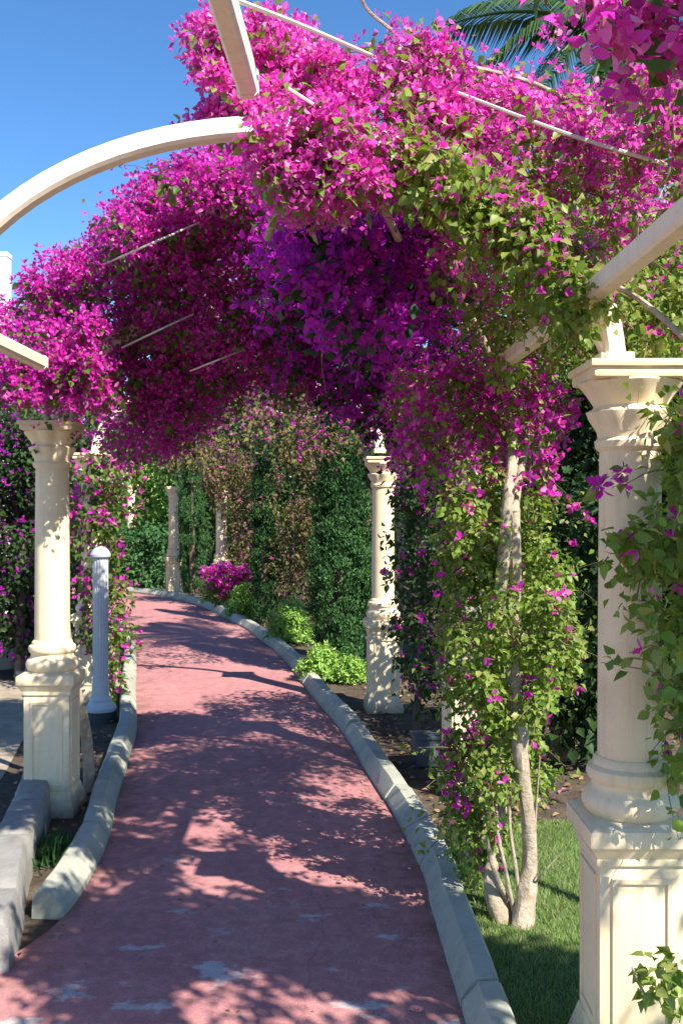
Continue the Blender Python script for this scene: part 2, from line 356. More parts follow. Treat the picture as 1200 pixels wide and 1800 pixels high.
# ------------------------------------------------------------------ columns
def column(name, x, y, H, label, rz=0.0, z0=0.0, s=1.0):
    t = empty(name, (x, y, z0), rz)
    tag(t, label, 'column', 'cream columns of the pergola')
    P = 0.745 / 2.08 * H
    w = 0.122 * s
    bm = bmesh.new()                                         # pedestal body with foot and cap
    bm_box(bm, -w, w, -w, w, 0.05, P - 0.118, 0.003)
    def frus(z0, z1, a, b):
        vs0 = [bm.verts.new((sx * a, sy * a, z0)) for sx, sy in ((-1, -1), (1, -1), (1, 1), (-1, 1))]
        vs1 = [bm.verts.new((sx * b, sy * b, z1)) for sx, sy in ((-1, -1), (1, -1), (1, 1), (-1, 1))]
        for i in range(4): bm.faces.new((vs0[i], vs0[(i + 1) % 4], vs1[(i + 1) % 4], vs1[i]))
        bm.faces.new(vs0[::-1]); bm.faces.new(vs1)
    bm_box(bm, -w - 0.03, w + 0.03, -w - 0.03, w + 0.03, -0.05, 0.035, 0.004)
    frus(0.035, 0.12, w + 0.028, w + 0.002)
    from_bm('pedestal', bm, M['stucco'], t, smooth=True)
    bm = bmesh.new()
    bm_box(bm, -w - 0.010, w + 0.010, -w - 0.010, w + 0.010, P - 0.118, P - 0.098, 0.003)
    frus(P - 0.098, P - 0.062, w + 0.008, w + 0.030)
    bm_box(bm, -w - 0.034, w + 0.034, -w - 0.034, w + 0.034, P - 0.062, P - 0.012, 0.006)
    frus(P - 0.012, P, w + 0.028, w + 0.010)
    from_bm('pedestal_cap', bm, M['stucco'], t, smooth=True)
    for k in range(4):                                       # framed panel on each face
        bm = bmesh.new()
        a0, a1, b0, b1 = -w + 0.035, w - 0.035, 0.15, P - 0.155
        f = 0.016
        for (p0, p1, q0, q1) in ((a0, a1, b1 - f, b1), (a0, a1, b0, b0 + f), (a0, a0 + f, b0 + f, b1 - f), (a1 - f, a1, b0 + f, b1 - f)):
            bm_box(bm, p0, p1, -w - 0.008, -w + 0.002, q0, q1, 0.002)
        o = from_bm('panel_moulding', bm, M['stucco'], t)
        o.rotation_euler = (0, 0, k * math.pi / 2)
    rb, rt = 0.0945 * s, 0.089 * s
    bm = bmesh.new()
    bm_lathe(bm, [(0.118 * s, P - 0.001), (0.132 * s, P + 0.010), (0.141 * s, P + 0.030), (0.141 * s, P + 0.045), (0.132 * s, P + 0.064), (0.118 * s, P + 0.074), (0.113 * s, P + 0.086),
                  (0.114 * s, P + 0.096), (0.124 * s, P + 0.106), (0.128 * s, P + 0.120), (0.124 * s, P + 0.136), (0.110 * s, P + 0.146), (0.108 * s, P + 0.160), (rb + 0.004, P + 0.170)], 48)
    from_bm('base_moulding', bm, M['stucco'], t, smooth=True)
    zt = H - 0.25
    bm = bmesh.new()
    bm_lathe(bm, [(rb, P + 0.165)] + [(rb + (rt - rb) * (k / 8.0) ** 1.4, P + 0.17 + (zt - P - 0.17) * k / 8.0) for k in range(1, 9)] + [(rt, zt + 0.01)], 48)
    from_bm('shaft', bm, M['stucco'], t, smooth=True)
    bm = bmesh.new()
    bm_lathe(bm, [(rt + 0.004, zt - 0.006), (rt + 0.013, zt + 0.004), (rt + 0.014, zt + 0.022), (rt + 0.005, zt + 0.032), (rt + 0.008, zt + 0.05, 0.02), (rt + 0.028, zt + 0.085, 0.10), (rt + 0.036, zt + 0.108, 0.13), (rt + 0.020, zt + 0.118, 0.06),
                  (rt + 0.016, zt + 0.126, 0.05), (rt + 0.034, zt + 0.158, 0.12), (rt + 0.052, zt + 0.184, 0.16), (rt + 0.060, zt + 0.193, 0.10), (rt + 0.056, zt + 0.199, 0.0)], 64, lobes=(8,))
    from_bm('capital', bm, M['stucco'], t, smooth=True)
    bm = bmesh.new()
    a = 0.143 * s
    bm_box(bm, -a, a, -a, a, H - 0.052, H - 0.020, 0.012)
    bm_box(bm, -a - 0.010, a + 0.010, -a - 0.010, a + 0.010, H - 0.022, H, 0.007)
    from_bm('abacus', bm, M['stucco'], t, smooth=True)
    return t
HCOL = 2.08
column('pergola_column', 0.862, 2.98, HCOL, 'big cream column close at the right edge, its pedestal standing on the lawn', R(0))
column('pergola_column', 0.735, 5.9, HCOL, 'cream column almost swallowed by the leafy vine with two pale trunks', R(3))
column('pergola_column', 0.344, 8.25, HCOL, 'cream column on the right kerb side between the tall dark cypress and the vine', R(4))
column('pergola_column', -2.02, 16.8, HCOL, 'far cream column half covered by dry speckled foliage, above the magenta bush', R(10))
column('pergola_column', -3.20, 19.0, HCOL, 'small far cream column at the bend of the red path', R(20))
column('pergola_column', -1.595, 5.5, 2.13, 'cream column standing left of the path behind the low grey wall', R(1))
column('pergola_column', -2.15, 8.6, 2.13, 'cream column behind the grey fluted post, wrapped in flowering vine', R(3))
column('pergola_column', -4.75, 22.5, 2.2, 'farthest cream column seen through the gap past the dark green bush', R(20))
column('pergola_column', -1.30, 2.85, 2.1, 'cream column carrying the left foot of the bare nearest arch', R(0))

# ------------------------------------------------------------------ arches, purlins, wires
def arch(x0, y0, x1, y1, z0, rise, label, w=0.055, h=0.075, flat=1.0):
    t = empty('pergola_arch', ((x0 + x1) / 2, (y0 + y1) / 2, z0)); tag(t, label, 'arch', 'curved ribs of the pergola')
    cx, cy = (x1 - x0) / 2, (y1 - y0) / 2
    pts = []
    for k in range(41):
        a = math.pi * (1 - k / 40)
        c = math.cos(a); s_ = math.sin(a)
        pts.append((cx * c, cy * c, 0.0 + rise * (s_ ** flat)))
    d = Vector((cx, cy, 0)).normalized(); side = Vector((-d.y, d.x, 0))
    bm = bmesh.new(); bm_sweep(bm, pts, w, h, side)
    from_bm('rib', bm, M['paint'], t, smooth=True)
    for sx in (-1, 1):
        bm = bmesh.new(); bm_box(bm, -0.05, 0.05, -0.045, 0.045, -0.004, 0.03, 0.004)
        o = from_bm('foot_plate', bm, M['paint'], t); o.location = (cx * sx, cy * sx, 0)
    return t
arch(-1.225, 2.95, 0.815, 2.98, 2.085, 0.70, 'nearest cream arch, bare on its left half against the blue sky', 0.06, 0.060)
arch(-1.56, 5.5, 0.70, 5.9, 2.12, 0.70, 'second cream arch buried inside the magenta flowers')
arch(-2.12, 8.6, 0.32, 8.25, 2.12, 0.70, 'third cream arch, over the path before the tall dark cypress')
def beam(pts, w, h, label, clamps=()):
    p0 = Vector(pts[0]); t = empty('pergola_beam', p0); tag(t, label, 'beam', 'straight bars along the pergola')
    q = [Vector(p) - p0 for p in pts]
    d = (q[-1] - q[0]).normalized(); side = d.cross(Vector((0, 0, 1))).normalized()
    bm = bmesh.new(); bm_sweep(bm, q, w, h, side); from_bm('bar', bm, M['paint'], t, smooth=True)
    bm = bmesh.new(); bm_sweep(bm, [q[-1] - d * 0.02, q[-1] + d * 0.006], w + 0.006, h + 0.006, side); from_bm('end_cap', bm, M['paint'], t)
    for c in clamps:
        bm = bmesh.new(); bm_box(bm, c[0] - p0.x - w * 0.8, c[0] - p0.x + w * 0.8, c[1] - p0.y - 0.022, c[1] - p0.y + 0.022, c[2] - p0.z - h * 0.62, c[2] - p0.z + h * 0.62, 0.003)
        from_bm('clamp', bm, M['post'], t)
    return t
beam([(-0.285, -1.2, 2.845), (-0.28, 2.25, 2.845), (-0.262, 2.80, 2.845)], 0.055, 0.075, 'thick cream bar coming from overhead to the crown of the bare arch')
beam([(0.70, 0.2, 2.235), (0.675, 2.9, 2.235), (0.645, 3.95, 2.235)], 0.052, 0.055, 'cream bar slanting down past the top of the big right column', [(0.674, 2.95, 2.235)])
beam([(-1.2, 0.2, 2.235), (-1.2, 3.98, 2.235)], 0.05, 0.05, 'cream bar whose end shows among flowers above the left column', [(-1.2, 2.95, 2.235)])
bm = bmesh.new(); bm_sweep(bm, [at(1083, 648, 3.0), at(1062, 600, 3.0), at(1030, 552, 3.0)], 0.05, 0.05, (0, 1, 0))
o = from_bm('arch_brace', bm, M['paint'], None, smooth=True); tag(o, 'short cream strut rising from the big right capital to the slanting bar', 'strut')

def wire(pts, r, label, sag=0.0, mat='wire', name='wire', cat='wire', group='thin wires strung over the pergola'):
    q = spline([tuple(p) for p in pts], max(8, len(pts) * 4))
    for i, p in enumerate(q): p[2] -= sag * math.sin(math.pi * i / (len(q) - 1))
    bm = bmesh.new(); bm_tube(bm, q, r, 6)
    o = from_bm(name, bm, M[mat], None, smooth=True); tag(o, label, cat, group); return o
wire([at(405, -4, 2.5), at(530, 45, 2.75), at(662, 102, 3.05)], 0.0065, 'pale wire from the overhead bar across blue sky to the pink blossom', 0)
wire([at(505, 155, 2.72), at(690, 272, 2.85), at(862, 374, 2.9)], 0.0055, 'pale wire running down right across pink blossom under the arch crown', 0)
wire([at(800, 162, 2.98), at(1010, 240, 2.84), at(1215, 302, 2.8)], 0.0055, 'pale wire through the pink blossom below the palm')
wire([at(180, 466, 4.95), at(255, 433, 4.55), at(350, 391, 4.7)], 0.005, 'thin pale wire on dark magenta flowers under the bare arch')
wire([at(215, 611, 5.2), at(280, 580, 4.95), at(340, 552, 5.2)], 0.005, 'lower thin pale wire on magenta flowers at left')
wire([at(335, 652, 5.5), at(380, 634, 5.2), at(430, 614, 5.4)], 0.005, 'short thin wire above the dark tunnel of the path')
wire([at(1030, 480, 2.7), at(1110, 518, 2.6), at(1170, 565, 2.55), at(1225, 618, 2.5)], 0.008, 'knotted pale wire hanging down right beside the slanting bar', 0, 'bark')
wire([at(632, -6, 2.9), at(650, 22, 2.95), at(692, 56, 3.0)], 0.005, 'curled bare stem tip standing up in the sky between two pink masses', 0, 'bark', 'vine_stem', 'stem', None)

# ------------------------------------------------------------------ grey fluted post, low wall, box, hose, rocks, white post
t = empty('fluted_post', (-1.885, 7.8, 0)); tag(t, 'grey fluted post with a domed cap beside the left kerb', 'post')
bm = bmesh.new()
seg = 64; rings = []
for z in (0.30, 0.6, 0.95, 1.275):
    rings.append([bm.verts.new(((0.060 - 0.006 * (0.5 + 0.5 * math.cos(16 * a))) * math.cos(a), (0.060 - 0.006 * (0.5 + 0.5 * math.cos(16 * a))) * math.sin(a), z)) for a in [2 * math.pi * i / seg for i in range(seg)]])
for a, b in zip(rings, rings[1:]):
    for i in range(seg): bm.faces.new((a[i], a[(i + 1) % seg], b[(i + 1) % seg], b[i]))
from_bm('shaft', bm, M['post'], t)
bm = bmesh.new(); bm_lathe(bm, [(0.058, 1.262), (0.078, 1.278), (0.080, 1.297), (0.074, 1.306), (0.066, 1.325), (0.046, 1.345), (0.022, 1.356), (0.004, 1.36)], 32)
from_bm('cap', bm, M['post'], t, smooth=True)
bm = bmesh.new(); bm_lathe(bm, [(0.122, 0.075), (0.124, 0.100), (0.112, 0.112), (0.098, 0.120), (0.094, 0.140), (0.084, 0.150), (0.086, 0.165), (0.080, 0.178), (0.068, 0.19), (0.064, 0.30), (0.064, 0.318), (0.058, 0.325)], 36)
from_bm('foot', bm, M['post'], t, smooth=True)
bm = bmesh.new(); bm_lathe(bm, [(0.125, -0.03), (0.122, 0.075), (0.118, 0.078)], 28)
from_bm('plinth', bm, M['post_base'], t, smooth=True)

t = empty('low_wall', (-1.66, 5.3, 0)); tag(t, 'low rough grey stone wall in front of the left column pedestal', 'wall')
wl = spline([(-1.71, 5.62), (-1.58, 5.0), (-1.46, 4.35), (-1.33, 3.85), (-1.27, 3.52)], 40)
cuts = [0, 9, 17, 29, 39]
for a, b in zip(cuts, cuts[1:]):
    V, F = [], []
    pts = wl[a:b + 1]; n = len(pts)
    hh = random.uniform(0.185, 0.21)
    for i, p in enumerate(pts):
        tdir = pts[min(i + 1, n - 1)] - pts[max(i - 1, 0)]; tdir /= np.hypot(*tdir)
        nr = np.array([-tdir[1], tdir[0]])
        pull = tdir * (0.006 if i == 0 else (-0.006 if i == n - 1 else 0))
        e = 0.014 if i in (0, n - 1) else 0
        prof = [(-0.085, -0.03), (-0.082, hh - 0.03), (-0.066, hh - e), (-0.02, hh + 0.004 - e), (0.03, hh + 0.002 - e), (0.068, hh - e), (0.084, hh - 0.03), (0.09, 0.08), (0.092, -0.03)]
        for (u, z) in prof:
            wv = rng.normal(0, 0.0022, 2)
            q = p + pull + nr * (u + wv[0]); V.append((q[0] + 1.66, q[1] - 5.3, z + wv[1]))
    m = 9
    for i in range(n - 1):
        for k in range(m - 1):
            c = i * m + k; F.append([c, c + 1, c + m + 1, c + m])
    F += [list(range(m))[::-1], [(n - 1) * m + k for k in range(m)]]
    me = bpy.data.meshes.new('wall_stone'); me.from_pydata(V, [], F); me.update()
    bm = bmesh.new(); bm.from_mesh(me); bmesh.ops.recalc_face_normals(bm, faces=bm.faces); bm.to_mesh(me); bm.free()
    for pl in me.polygons: pl.use_smooth = True
    me.set_sharp_from_angle(angle=R(42))
    link('wall_stone', me, M['stone'], t)

g = gr(752, 1342); t = empty('utility_box', g, R(8)); tag(t, 'dark slate box standing in the shade behind the right kerb', 'box')
bm = bmesh.new(); bm_box(bm, -0.095, 0.13, -0.09, 0.09, 0.0, 0.17, 0.008); from_bm('body', bm, M['bin'], t, smooth=True)
bm = bmesh.new(); bm_box(bm, -0.103, 0.138, -0.098, 0.098, 0.17, 0.195, 0.006); from_bm('lid', bm, M['bin'], t, smooth=True)

wire([gr(205, 1288), at(204, 1315, 6.9), gr(190, 1365, 0.05), gr(165, 1415, 0.02), gr(140, 1480, 0.01)], 0.006, 'black hose lying between the left pedestal and the kerb', 0, 'rubber', 'hose', 'hose', None)
for k, (px, py, r, lab) in enumerate([(8, 1150, 0.20, 'pale grey boulder at the left edge beyond the column'), (48, 1172, 0.11, 'small pale rock behind the left pedestal cap')]):
    bm = bmesh.new(); bmesh.ops.create_icosphere(bm, subdivisions=3, radius=r)
    for v in bm.verts:
        nn = v.co.normalized(); v.co *= 1 + 0.18 * math.sin(nn.x * 5 + k) * math.cos(nn.y * 4) + 0.10 * math.sin(nn.z * 7 + nn.x * 3)
        v.co.z *= 0.7
    o = from_bm('boulder', bm, M['rock'], None, smooth=True); o.location = gr(px, py + 22) + Vector((0, 0, r * 0.45)); tag(o, lab, 'rock')
p = at(4, 500, 12.5)
t = empty('white_post', (p.x, p.y, 0)); tag(t, 'white post top rising behind the flowers at the left edge', 'post')
bm = bmesh.new(); bm_box(bm, -0.09, 0.09, -0.09, 0.09, 0, 4.80, 0.008); from_bm('shaft', bm, M['white'], t, smooth=True)
bm = bmesh.new(); bm_box(bm, -0.098, 0.098, -0.098, 0.098, 4.80, 4.86, 0.008); from_bm('cap', bm, M['white'], t, smooth=True)

# ------------------------------------------------------------------ foliage engine
def T(vs_, fs):
    return np.array(vs_, float), np.array(fs, int)
# bougainvillea blossom: three pointed papery bracts, each folded on its midrib and curled outwards
def blossom_template(openness, twist):
    V, F = [], []
    for k in range(3):
        a = 2 * math.pi * k / 3 + twist
        ca, sa = math.cos(a), math.sin(a)
        pts = [(0.02, 0, 0.0), (0.36, 0.34, 0.30), (0.36, -0.34, 0.30), (0.40, 0, 0.22), (0.74, 0.26, 0.42), (0.74, -0.26, 0.46), (1.02, 0.0, 0.40)]
        o = len(V)
        for (r, w, z) in pts:
            rr = r * math.cos(openness) ; zz = z * 0.9 + r * math.sin(openness)
            V.append((rr * ca - w * sa, rr * sa + w * ca, zz - 0.3))
        F += [(o, o + 3, o + 1), (o, o + 2, o + 3), (o + 1, o + 3, o + 4), (o + 3, o + 2, o + 5), (o + 3, o + 6, o + 4), (o + 3, o + 5, o + 6)]
    return T(V, F)
BLOSSOMS = [blossom_template(R(d), tw) for d, tw in ((15, 0), (35, 0.5), (52, 1.0), (5, 0.3))]
def leaf_template(width, curl, fold):
    V = [(0, 0, 0), (-0.5 * width, 0.32, fold), (0, 0.36, 0), (0.5 * width, 0.32, fold), (-0.40 * width, 0.62, fold - curl * .5), (0, 0.66, -curl * .6), (0.40 * width, 0.62, fold - curl * .5), (0, 1.0, -curl * 1.6)]
    F = [(0, 2, 1), (0, 3, 2), (1, 2, 4), (2, 5, 4), (2, 3, 6), (2, 6, 5), (4, 5, 7), (5, 6, 7)]
    return T(V, F)
LEAVES = [leaf_template(0.72, 0.10, 0.10), leaf_template(0.60, 0.22, 0.06), leaf_template(0.66, 0.02, 0.14)]
SPRAYS = [leaf_template(0.42, 0.1, 0.12), leaf_template(0.34, -0.1, 0.1)]
BLADES = [T([(-0.5, 0, 0), (0.5, 0, 0), (-0.3, 0.55, 0.06), (0.3, 0.55, 0.06), (0, 1, 0.25)], [(0, 1, 3), (0, 3, 2), (2, 3, 4)])]

# lighter versions for the joined masses: four faces to a piece close by, two farther off
def simple_blossom(openness, twist, mid):
    V, F = [], []
    for k in range(3):
        a = 2 * math.pi * k / 3 + twist; ca, sa = math.cos(a), math.sin(a); o = len(V)
        pts = [(0.02, 0, 0.0), (0.52, 0.36, 0.38), (0.52, -0.36, 0.38), (1.02, 0, 0.42)] + ([(0.5, 0, 0.26)] if mid else [])
        for (r, w, z) in pts:
            rr, zz = r * math.cos(openness), z * 0.9 + r * math.sin(openness)
            V.append((rr * ca - w * sa, rr * sa + w * ca, zz - 0.3))
        F += [(o, o + 4, o + 1), (o, o + 2, o + 4), (o + 4, o + 3, o + 1), (o + 4, o + 2, o + 3)] if mid else [(o, o + 3, o + 1), (o, o + 2, o + 3)]
    return T(V, F)
def simple_leaf(width, fold, curl, mid):
    V = [(0, 0, 0), (-0.5 * width, 0.42, fold), (0.5 * width, 0.42, fold), (0, 1, -curl)] + ([(0, 0.5, -0.2 * curl)] if mid else [])
    return T(V, [(0, 4, 1), (0, 2, 4), (4, 3, 1), (4, 2, 3)] if mid else [(0, 3, 1), (0, 2, 3)])
ANG = ((15, 0), (35, 0.5), (52, 1.0), (5, 0.3))
LOD = {id(BLOSSOMS): [[simple_blossom(R(d), tw, m) for d, tw in ANG] for m in (True, False)],
       id(LEAVES): [[simple_leaf(0.75, 0.12, 0.2, m), simple_leaf(0.62, 0.07, 0.4, m), simple_leaf(0.70, 0.16, 0.06, m)] for m in (True, False)],
       id(SPRAYS): [[simple_leaf(0.44, 0.12, 0.2, m), simple_leaf(0.36, 0.10, -0.2, m)] for m in (True, False)]}
def unit(a): return a / np.maximum(1e-9, np.linalg.norm(a, axis=-1, keepdims=True))
def frames(normal, tip):
    """rotation matrices whose z is normal and whose y leans to tip"""
    z = unit(normal); x = unit(np.cross(tip, z) + 1e-6); y = np.cross(z, x)
    return np.stack([x, y, z], axis=2)
def joined(name, templates, idx, pos, rot, sc):
    VS, FS, off = [], [], 0
    for k, (tv, tf) in enumerate(templates):
        s = np.where(idx == k)[0]
        if not len(s): continue
        v = np.einsum('nij,kj->nki', rot[s], tv) * sc[s][:, None, None] + pos[s][:, None, :]
        f = tf[None] + (np.arange(len(s)) * len(tv))[:, None, None] + off
        VS.append(v.reshape(-1, 3)); FS.append(f.reshape(-1, 3)); off += len(s) * len(tv)
    return mesh_np(name, np.vstack(VS), np.vstack(FS))

class Layer:                                               # all the leaves or blossoms of one kind on one plant
    def __init__(s, part, stuff, templates, mat, size):
        s.part, s.stuff, s.templates, s.mat, s.size = part, stuff, templates, mat, size
        s.p, s.n, s.t, s.s = [], [], [], []
    def add(s, p, n, tip, sc):
        s.p.append(p); s.n.append(n); s.t.append(tip); s.s.append(sc)
    def close(s):
        s.p = np.vstack(s.p); s.s = np.concatenate(s.s)
        s.rot = frames(np.vstack(s.n), np.vstack(s.t))
        s.idx = rng.integers(0, len(s.templates), len(s.p))
        s.vis = np.zeros(len(s.p), bool)
PLANTS = []
class Plant:
    def __init__(s, name, label, cat, base, group=None, single=300):
        s.root = empty(name, base); tag(s.root, label, cat, group)
        s.base = np.array(base, float); s.layers = {}; s.single = single
        PLANTS.append(s)
    def layer(s, part, stuff, templates, mat, size):
        if part not in s.layers: s.layers[part] = Layer(part, stuff, templates, M[mat], size)
        return s.layers[part]
    def stem(s, pts, rad, name='trunk', mat='bark', seg=10, n=None, wob=0.06):
        q = spline([tuple(p) for p in pts], n or max(8, 5 * len(pts)))
        if hasattr(rad, '__len__'): rad = np.interp(np.linspace(0, 1, len(q)), np.linspace(0, 1, len(rad)), rad)
        bm = bmesh.new(); bm_tube(bm, [Vector(p) - Vector(s.base) for p in q], rad, seg, wob)
        return from_bm(name, bm, M[mat], s.root, smooth=True)
    def clumps(s, C, r, nb=0, nl=0, bl=None, lf=None, up=0.35, hang=0.4, crust=0.25):
        """C (n,3) clump centres, r (n,) radii; nb blossoms on the crust and nl leaves inside each clump of nominal radius"""
        n = len(C)
        if nb and bl:
            k = np.maximum(1, rng.poisson(nb, n)); own = np.repeat(np.arange(n), k); m = len(own)
            d = unit(rng.normal(size=(m, 3)) + np.array([0.15, -0.25, up]))
            # sub-panicles: pull directions to a few per clump so that blossoms bunch
            pan = unit(rng.normal(size=(n, 7, 3)) + np.array([0.15, -0.25, up]))
            d = unit(0.9 * pan[own, rng.integers(0, 7, m)] + 0.55 * d)
            rad = r[own] * (1 + rng.normal(0, crust, m))
            p = C[own] + d * rad[:, None]
            nrm = unit(d + 0.7 * rng.normal(size=(m, 3)))
            bl.add(p, nrm, rng.normal(size=(m, 3)), bl.size * rng.uniform(0.65, 1.25, m))
        if nl and lf:
            k = np.maximum(1, rng.poisson(nl, n)); own = np.repeat(np.arange(n), k); m = len(own)
            d = unit(rng.normal(size=(m, 3)))
            rad = r[own] * rng.uniform(0.2, 1.08, m) ** 0.6
            p = C[own] + d * rad[:, None]
            nrm = unit(0.8 * d + np.array([0, 0, 0.7]) + 0.6 * rng.normal(size=(m, 3)))
            tip = d + np.array([0, 0, -hang]) + 0.4 * rng.normal(size=(m, 3))
            lf.add(p, nrm, tip, lf.size * rng.uniform(0.55, 1.25, m))

def sprigs(pl, C, n, bl, lf, length=0.24, bias=(0.1, -0.2, 0.8), nb=7, nl=4):
    """loose shoots that stand out of a mass: a thin stem with blossoms and leaves along it"""
    bm = bmesh.new()
    for i in rng.choice(len(C), n, replace=len(C) < n):
        c = C[i]; d = unit(rng.normal(size=3) + np.array(bias)); L_ = length * rng.uniform(0.5, 1.3)
        e = unit(d + np.array([0, 0, -0.55]) + 0.3 * rng.normal(size=3))
        P = [c, c + d * L_ * 0.5, c + d * L_ * 0.8 + e * L_ * 0.35]
        q = spline(P, 6); bm_tube(bm, [Vector(p - pl.base) for p in q], np.linspace(0.0026, 0.0009, 6), 4)
        for lay, k, off in ((bl, nb, 0.018), (lf, nl, 0.022)):
            if lay is None or k == 0: continue
            k = rng.poisson(k) + 1; t = rng.uniform(0.35, 1.02, k)
            pos = np.array([[np.interp(u, np.linspace(0, 1, 6), q[:, a]) for a in range(3)] for u in t]) + rng.normal(0, off, (k, 3))
            lay.add(pos, rng.normal(size=(k, 3)) + np.array([0, -0.2, 0.5]), rng.normal(size=(k, 3)) + d * 0.8, lay.size * rng.uniform(0.6, 1.15, k))
    o = from_bm('shoots', bm, M['twig'], pl.root); o['kind'] = 'stuff'
def in_poly(x, y, poly):
    poly = np.array(poly, float); inside = np.zeros(len(x), bool); j = len(poly) - 1
    for i in range(len(poly)):
        xi, yi = poly[i]; xj, yj = poly[j]
        c = ((yi > y) != (yj > y)) & (x < (xj - xi) * (y - yi) / (yj - yi + 1e-12) + xi)
        inside ^= c; j = i
    return inside
def fill(poly, n, depth):
    """n points in the solid whose outline from the camera is poly and whose depth runs over depth(x, y) -> (near, far)"""
    P = np.array(poly, float); lo, hi = P.min(0), P.max(0); X = []
    while sum(map(len, X)) < n:
        q = rng.uniform(lo, hi, (n * 2, 2)); X.append(q[in_poly(q[:, 0], q[:, 1], poly)])
    q = np.vstack(X)[:n]
    d0, d1 = depth(q[:, 0], q[:, 1]) if callable(depth) else depth
    d = d0 + (d1 - d0) * rng.uniform(0, 1, n)
    return np.stack([(q[:, 0] - CX) / FPX * d, d, EYE + (CY - q[:, 1]) / FPX * d], 1)
def box_fill(lo, hi, n): return rng.uniform(lo, hi, (n, 3))
def radii(n, a, b): return rng.uniform(a, b, n)
def bougie(pl, bmat='magenta', lmat='leaf', bs=0.034, ls=0.055):
    return pl.layer('blossom', 'blossoms', BLOSSOMS, bmat, bs), pl.layer('leaf', 'foliage', LEAVES, lmat, ls)
VG = 'bougainvillea vines over the pergola'

# --- crown of the near arch: bright pink
pl = Plant('bougainvillea_vine', 'bright pink bougainvillea heaped on the crown of the bare arch', 'bougainvillea', (-0.05, 3.2, 0), VG)
bl, lf = bougie(pl, 'pink', 'leaf_bright', 0.0185, 0.038)
C = fill([(345, 95), (355, 60), (400, 65), (450, 40), (520, 85), (600, 125), (640, 165), (630, 230), (640, 300), (690, 350), (640, 350), (590, 340), (570, 385), (490, 370), (455, 300), (445, 220), (360, 225), (365, 200), (430, 180), (385, 150), (350, 135)], 120, (2.95, 3.35))
pl.clumps(C, radii(len(C), 0.04, 0.09), 104, 18, bl, lf); sprigs(pl, C, 46, bl, lf, 0.16, nb=9)
C = fill([(450, 200), (560, 190), (640, 240), (690, 330), (600, 350), (560, 370), (480, 350)], 40, (2.72, 2.95))
pl.clumps(C, radii(len(C), 0.035, 0.07), 70, 18, bl, lf); sprigs(pl, C, 16, bl, lf, 0.14, (0, -0.6, 0.1))
pl.stem([at(470, 420, 3.3), at(500, 300, 3.15), at(440, 150, 3.1), at(430, 60, 3.1)], [0.014, 0.01, 0.005], 'branch')
pl.stem([at(700, 420, 3.4), at(640, 300, 3.1), at(560, 180, 3.1), at(600, 90, 3.1)], [0.014, 0.01, 0.005], 'branch')

# --- left flank, magenta
pl = Plant('bougainvillea_vine', 'magenta bougainvillea sloping down the left side above the left column', 'bougainvillea', (-1.75, 5.75, 0), VG)
bl, lf = bougie(pl, 'magenta', 'leaf', 0.0225, 0.042)
C = fill([(-90, 570), (0, 545), (60, 505), (130, 450), (205, 375), (235, 345), (300, 310), (440, 290), (470, 330), (520, 420), (540, 520), (555, 620), (530, 700), (470, 680), (420, 690), (350, 760), (290, 795), (190, 810), (150, 770), (130, 715), (60, 705), (-90, 715)],
         380, lambda x, y: (4.35 + (y - 270) / 560 * 2.0 - 0.15, 4.35 + (y - 270) / 560 * 2.0 + 0.75))
pl.clumps(C, radii(len(C), 0.07, 0.15), 100, 34, bl, lf); sprigs(pl, C, 120, bl, lf, 0.3)
C = fill([(-20, 640), (60, 600), (150, 560), (200, 600), (190, 700), (140, 720), (60, 710), (-20, 700)], 40, (4.75, 5.2))
pl.clumps(C, radii(len(C), 0.05, 0.11), 84, 24, bl, lf); sprigs(pl, C, 14, bl, lf, 0.2)
C = fill([(215, 520), (470, 520), (470, 670), (215, 670)], 46, (5.7, 6.3))
pl.clumps(C, radii(len(C), 0.08, 0.15), 70, 30, bl, lf)
pl.clumps(np.array([at(70, 742, 5.3), at(120, 735, 5.3), at(60, 790, 5.42), at(130, 770, 5.45)]), np.array([0.05, 0.05, 0.02, 0.03]), 4, 8, bl, lf)
pl.stem([(-1.47, 5.82, 0), (-1.50, 5.84, 0.35), (-1.60, 5.80, 0.9), (-1.62, 5.78, 1.7), (-1.45, 5.7, 2.4), (-0.9, 5.6, 2.85), (-0.4, 5.5, 3.0)], [0.035, 0.03, 0.025, 0.012], 'trunk')
pl.stem([(-1.62, 5.78, 1.7), (-1.7, 5.7, 2.4), (-1.5, 5.6, 2.8), (-0.9, 5.3, 3.1)], [0.02, 0.014, 0.008], 'branch')

# --- shaded violet heart of the vault
pl = Plant('bougainvillea_vine', 'shaded violet bougainvillea hanging over the middle of the red path', 'bougainvillea', (0.78, 5.55, 0), VG)
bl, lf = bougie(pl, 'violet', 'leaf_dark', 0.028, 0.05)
C = fill([(460, 410), (540, 390), (620, 365), (690, 385), (765, 440), (820, 520), (830, 640), (820, 700), (790, 790), (760, 845), (725, 810), (690, 780), (640, 740), (590, 700), (520, 690), (480, 600)],
         225, lambda x, y: (4.25 + (y - 360) / 480 * 1.7, 4.25 + (y - 360) / 480 * 1.7 + 0.75))
pl.clumps(C, radii(len(C), 0.06, 0.13), 46, 28, bl, lf); sprigs(pl, C, 60, bl, lf, 0.24, (0, -0.5, -0.6))
pl.stem([(0.78, 5.55, 0), (0.80, 5.5, 1.2), (0.62, 5.4, 2.1), (0.2, 5.3, 2.7), (-0.2, 5.2, 2.9)], [0.035, 0.028, 0.012], 'trunk')

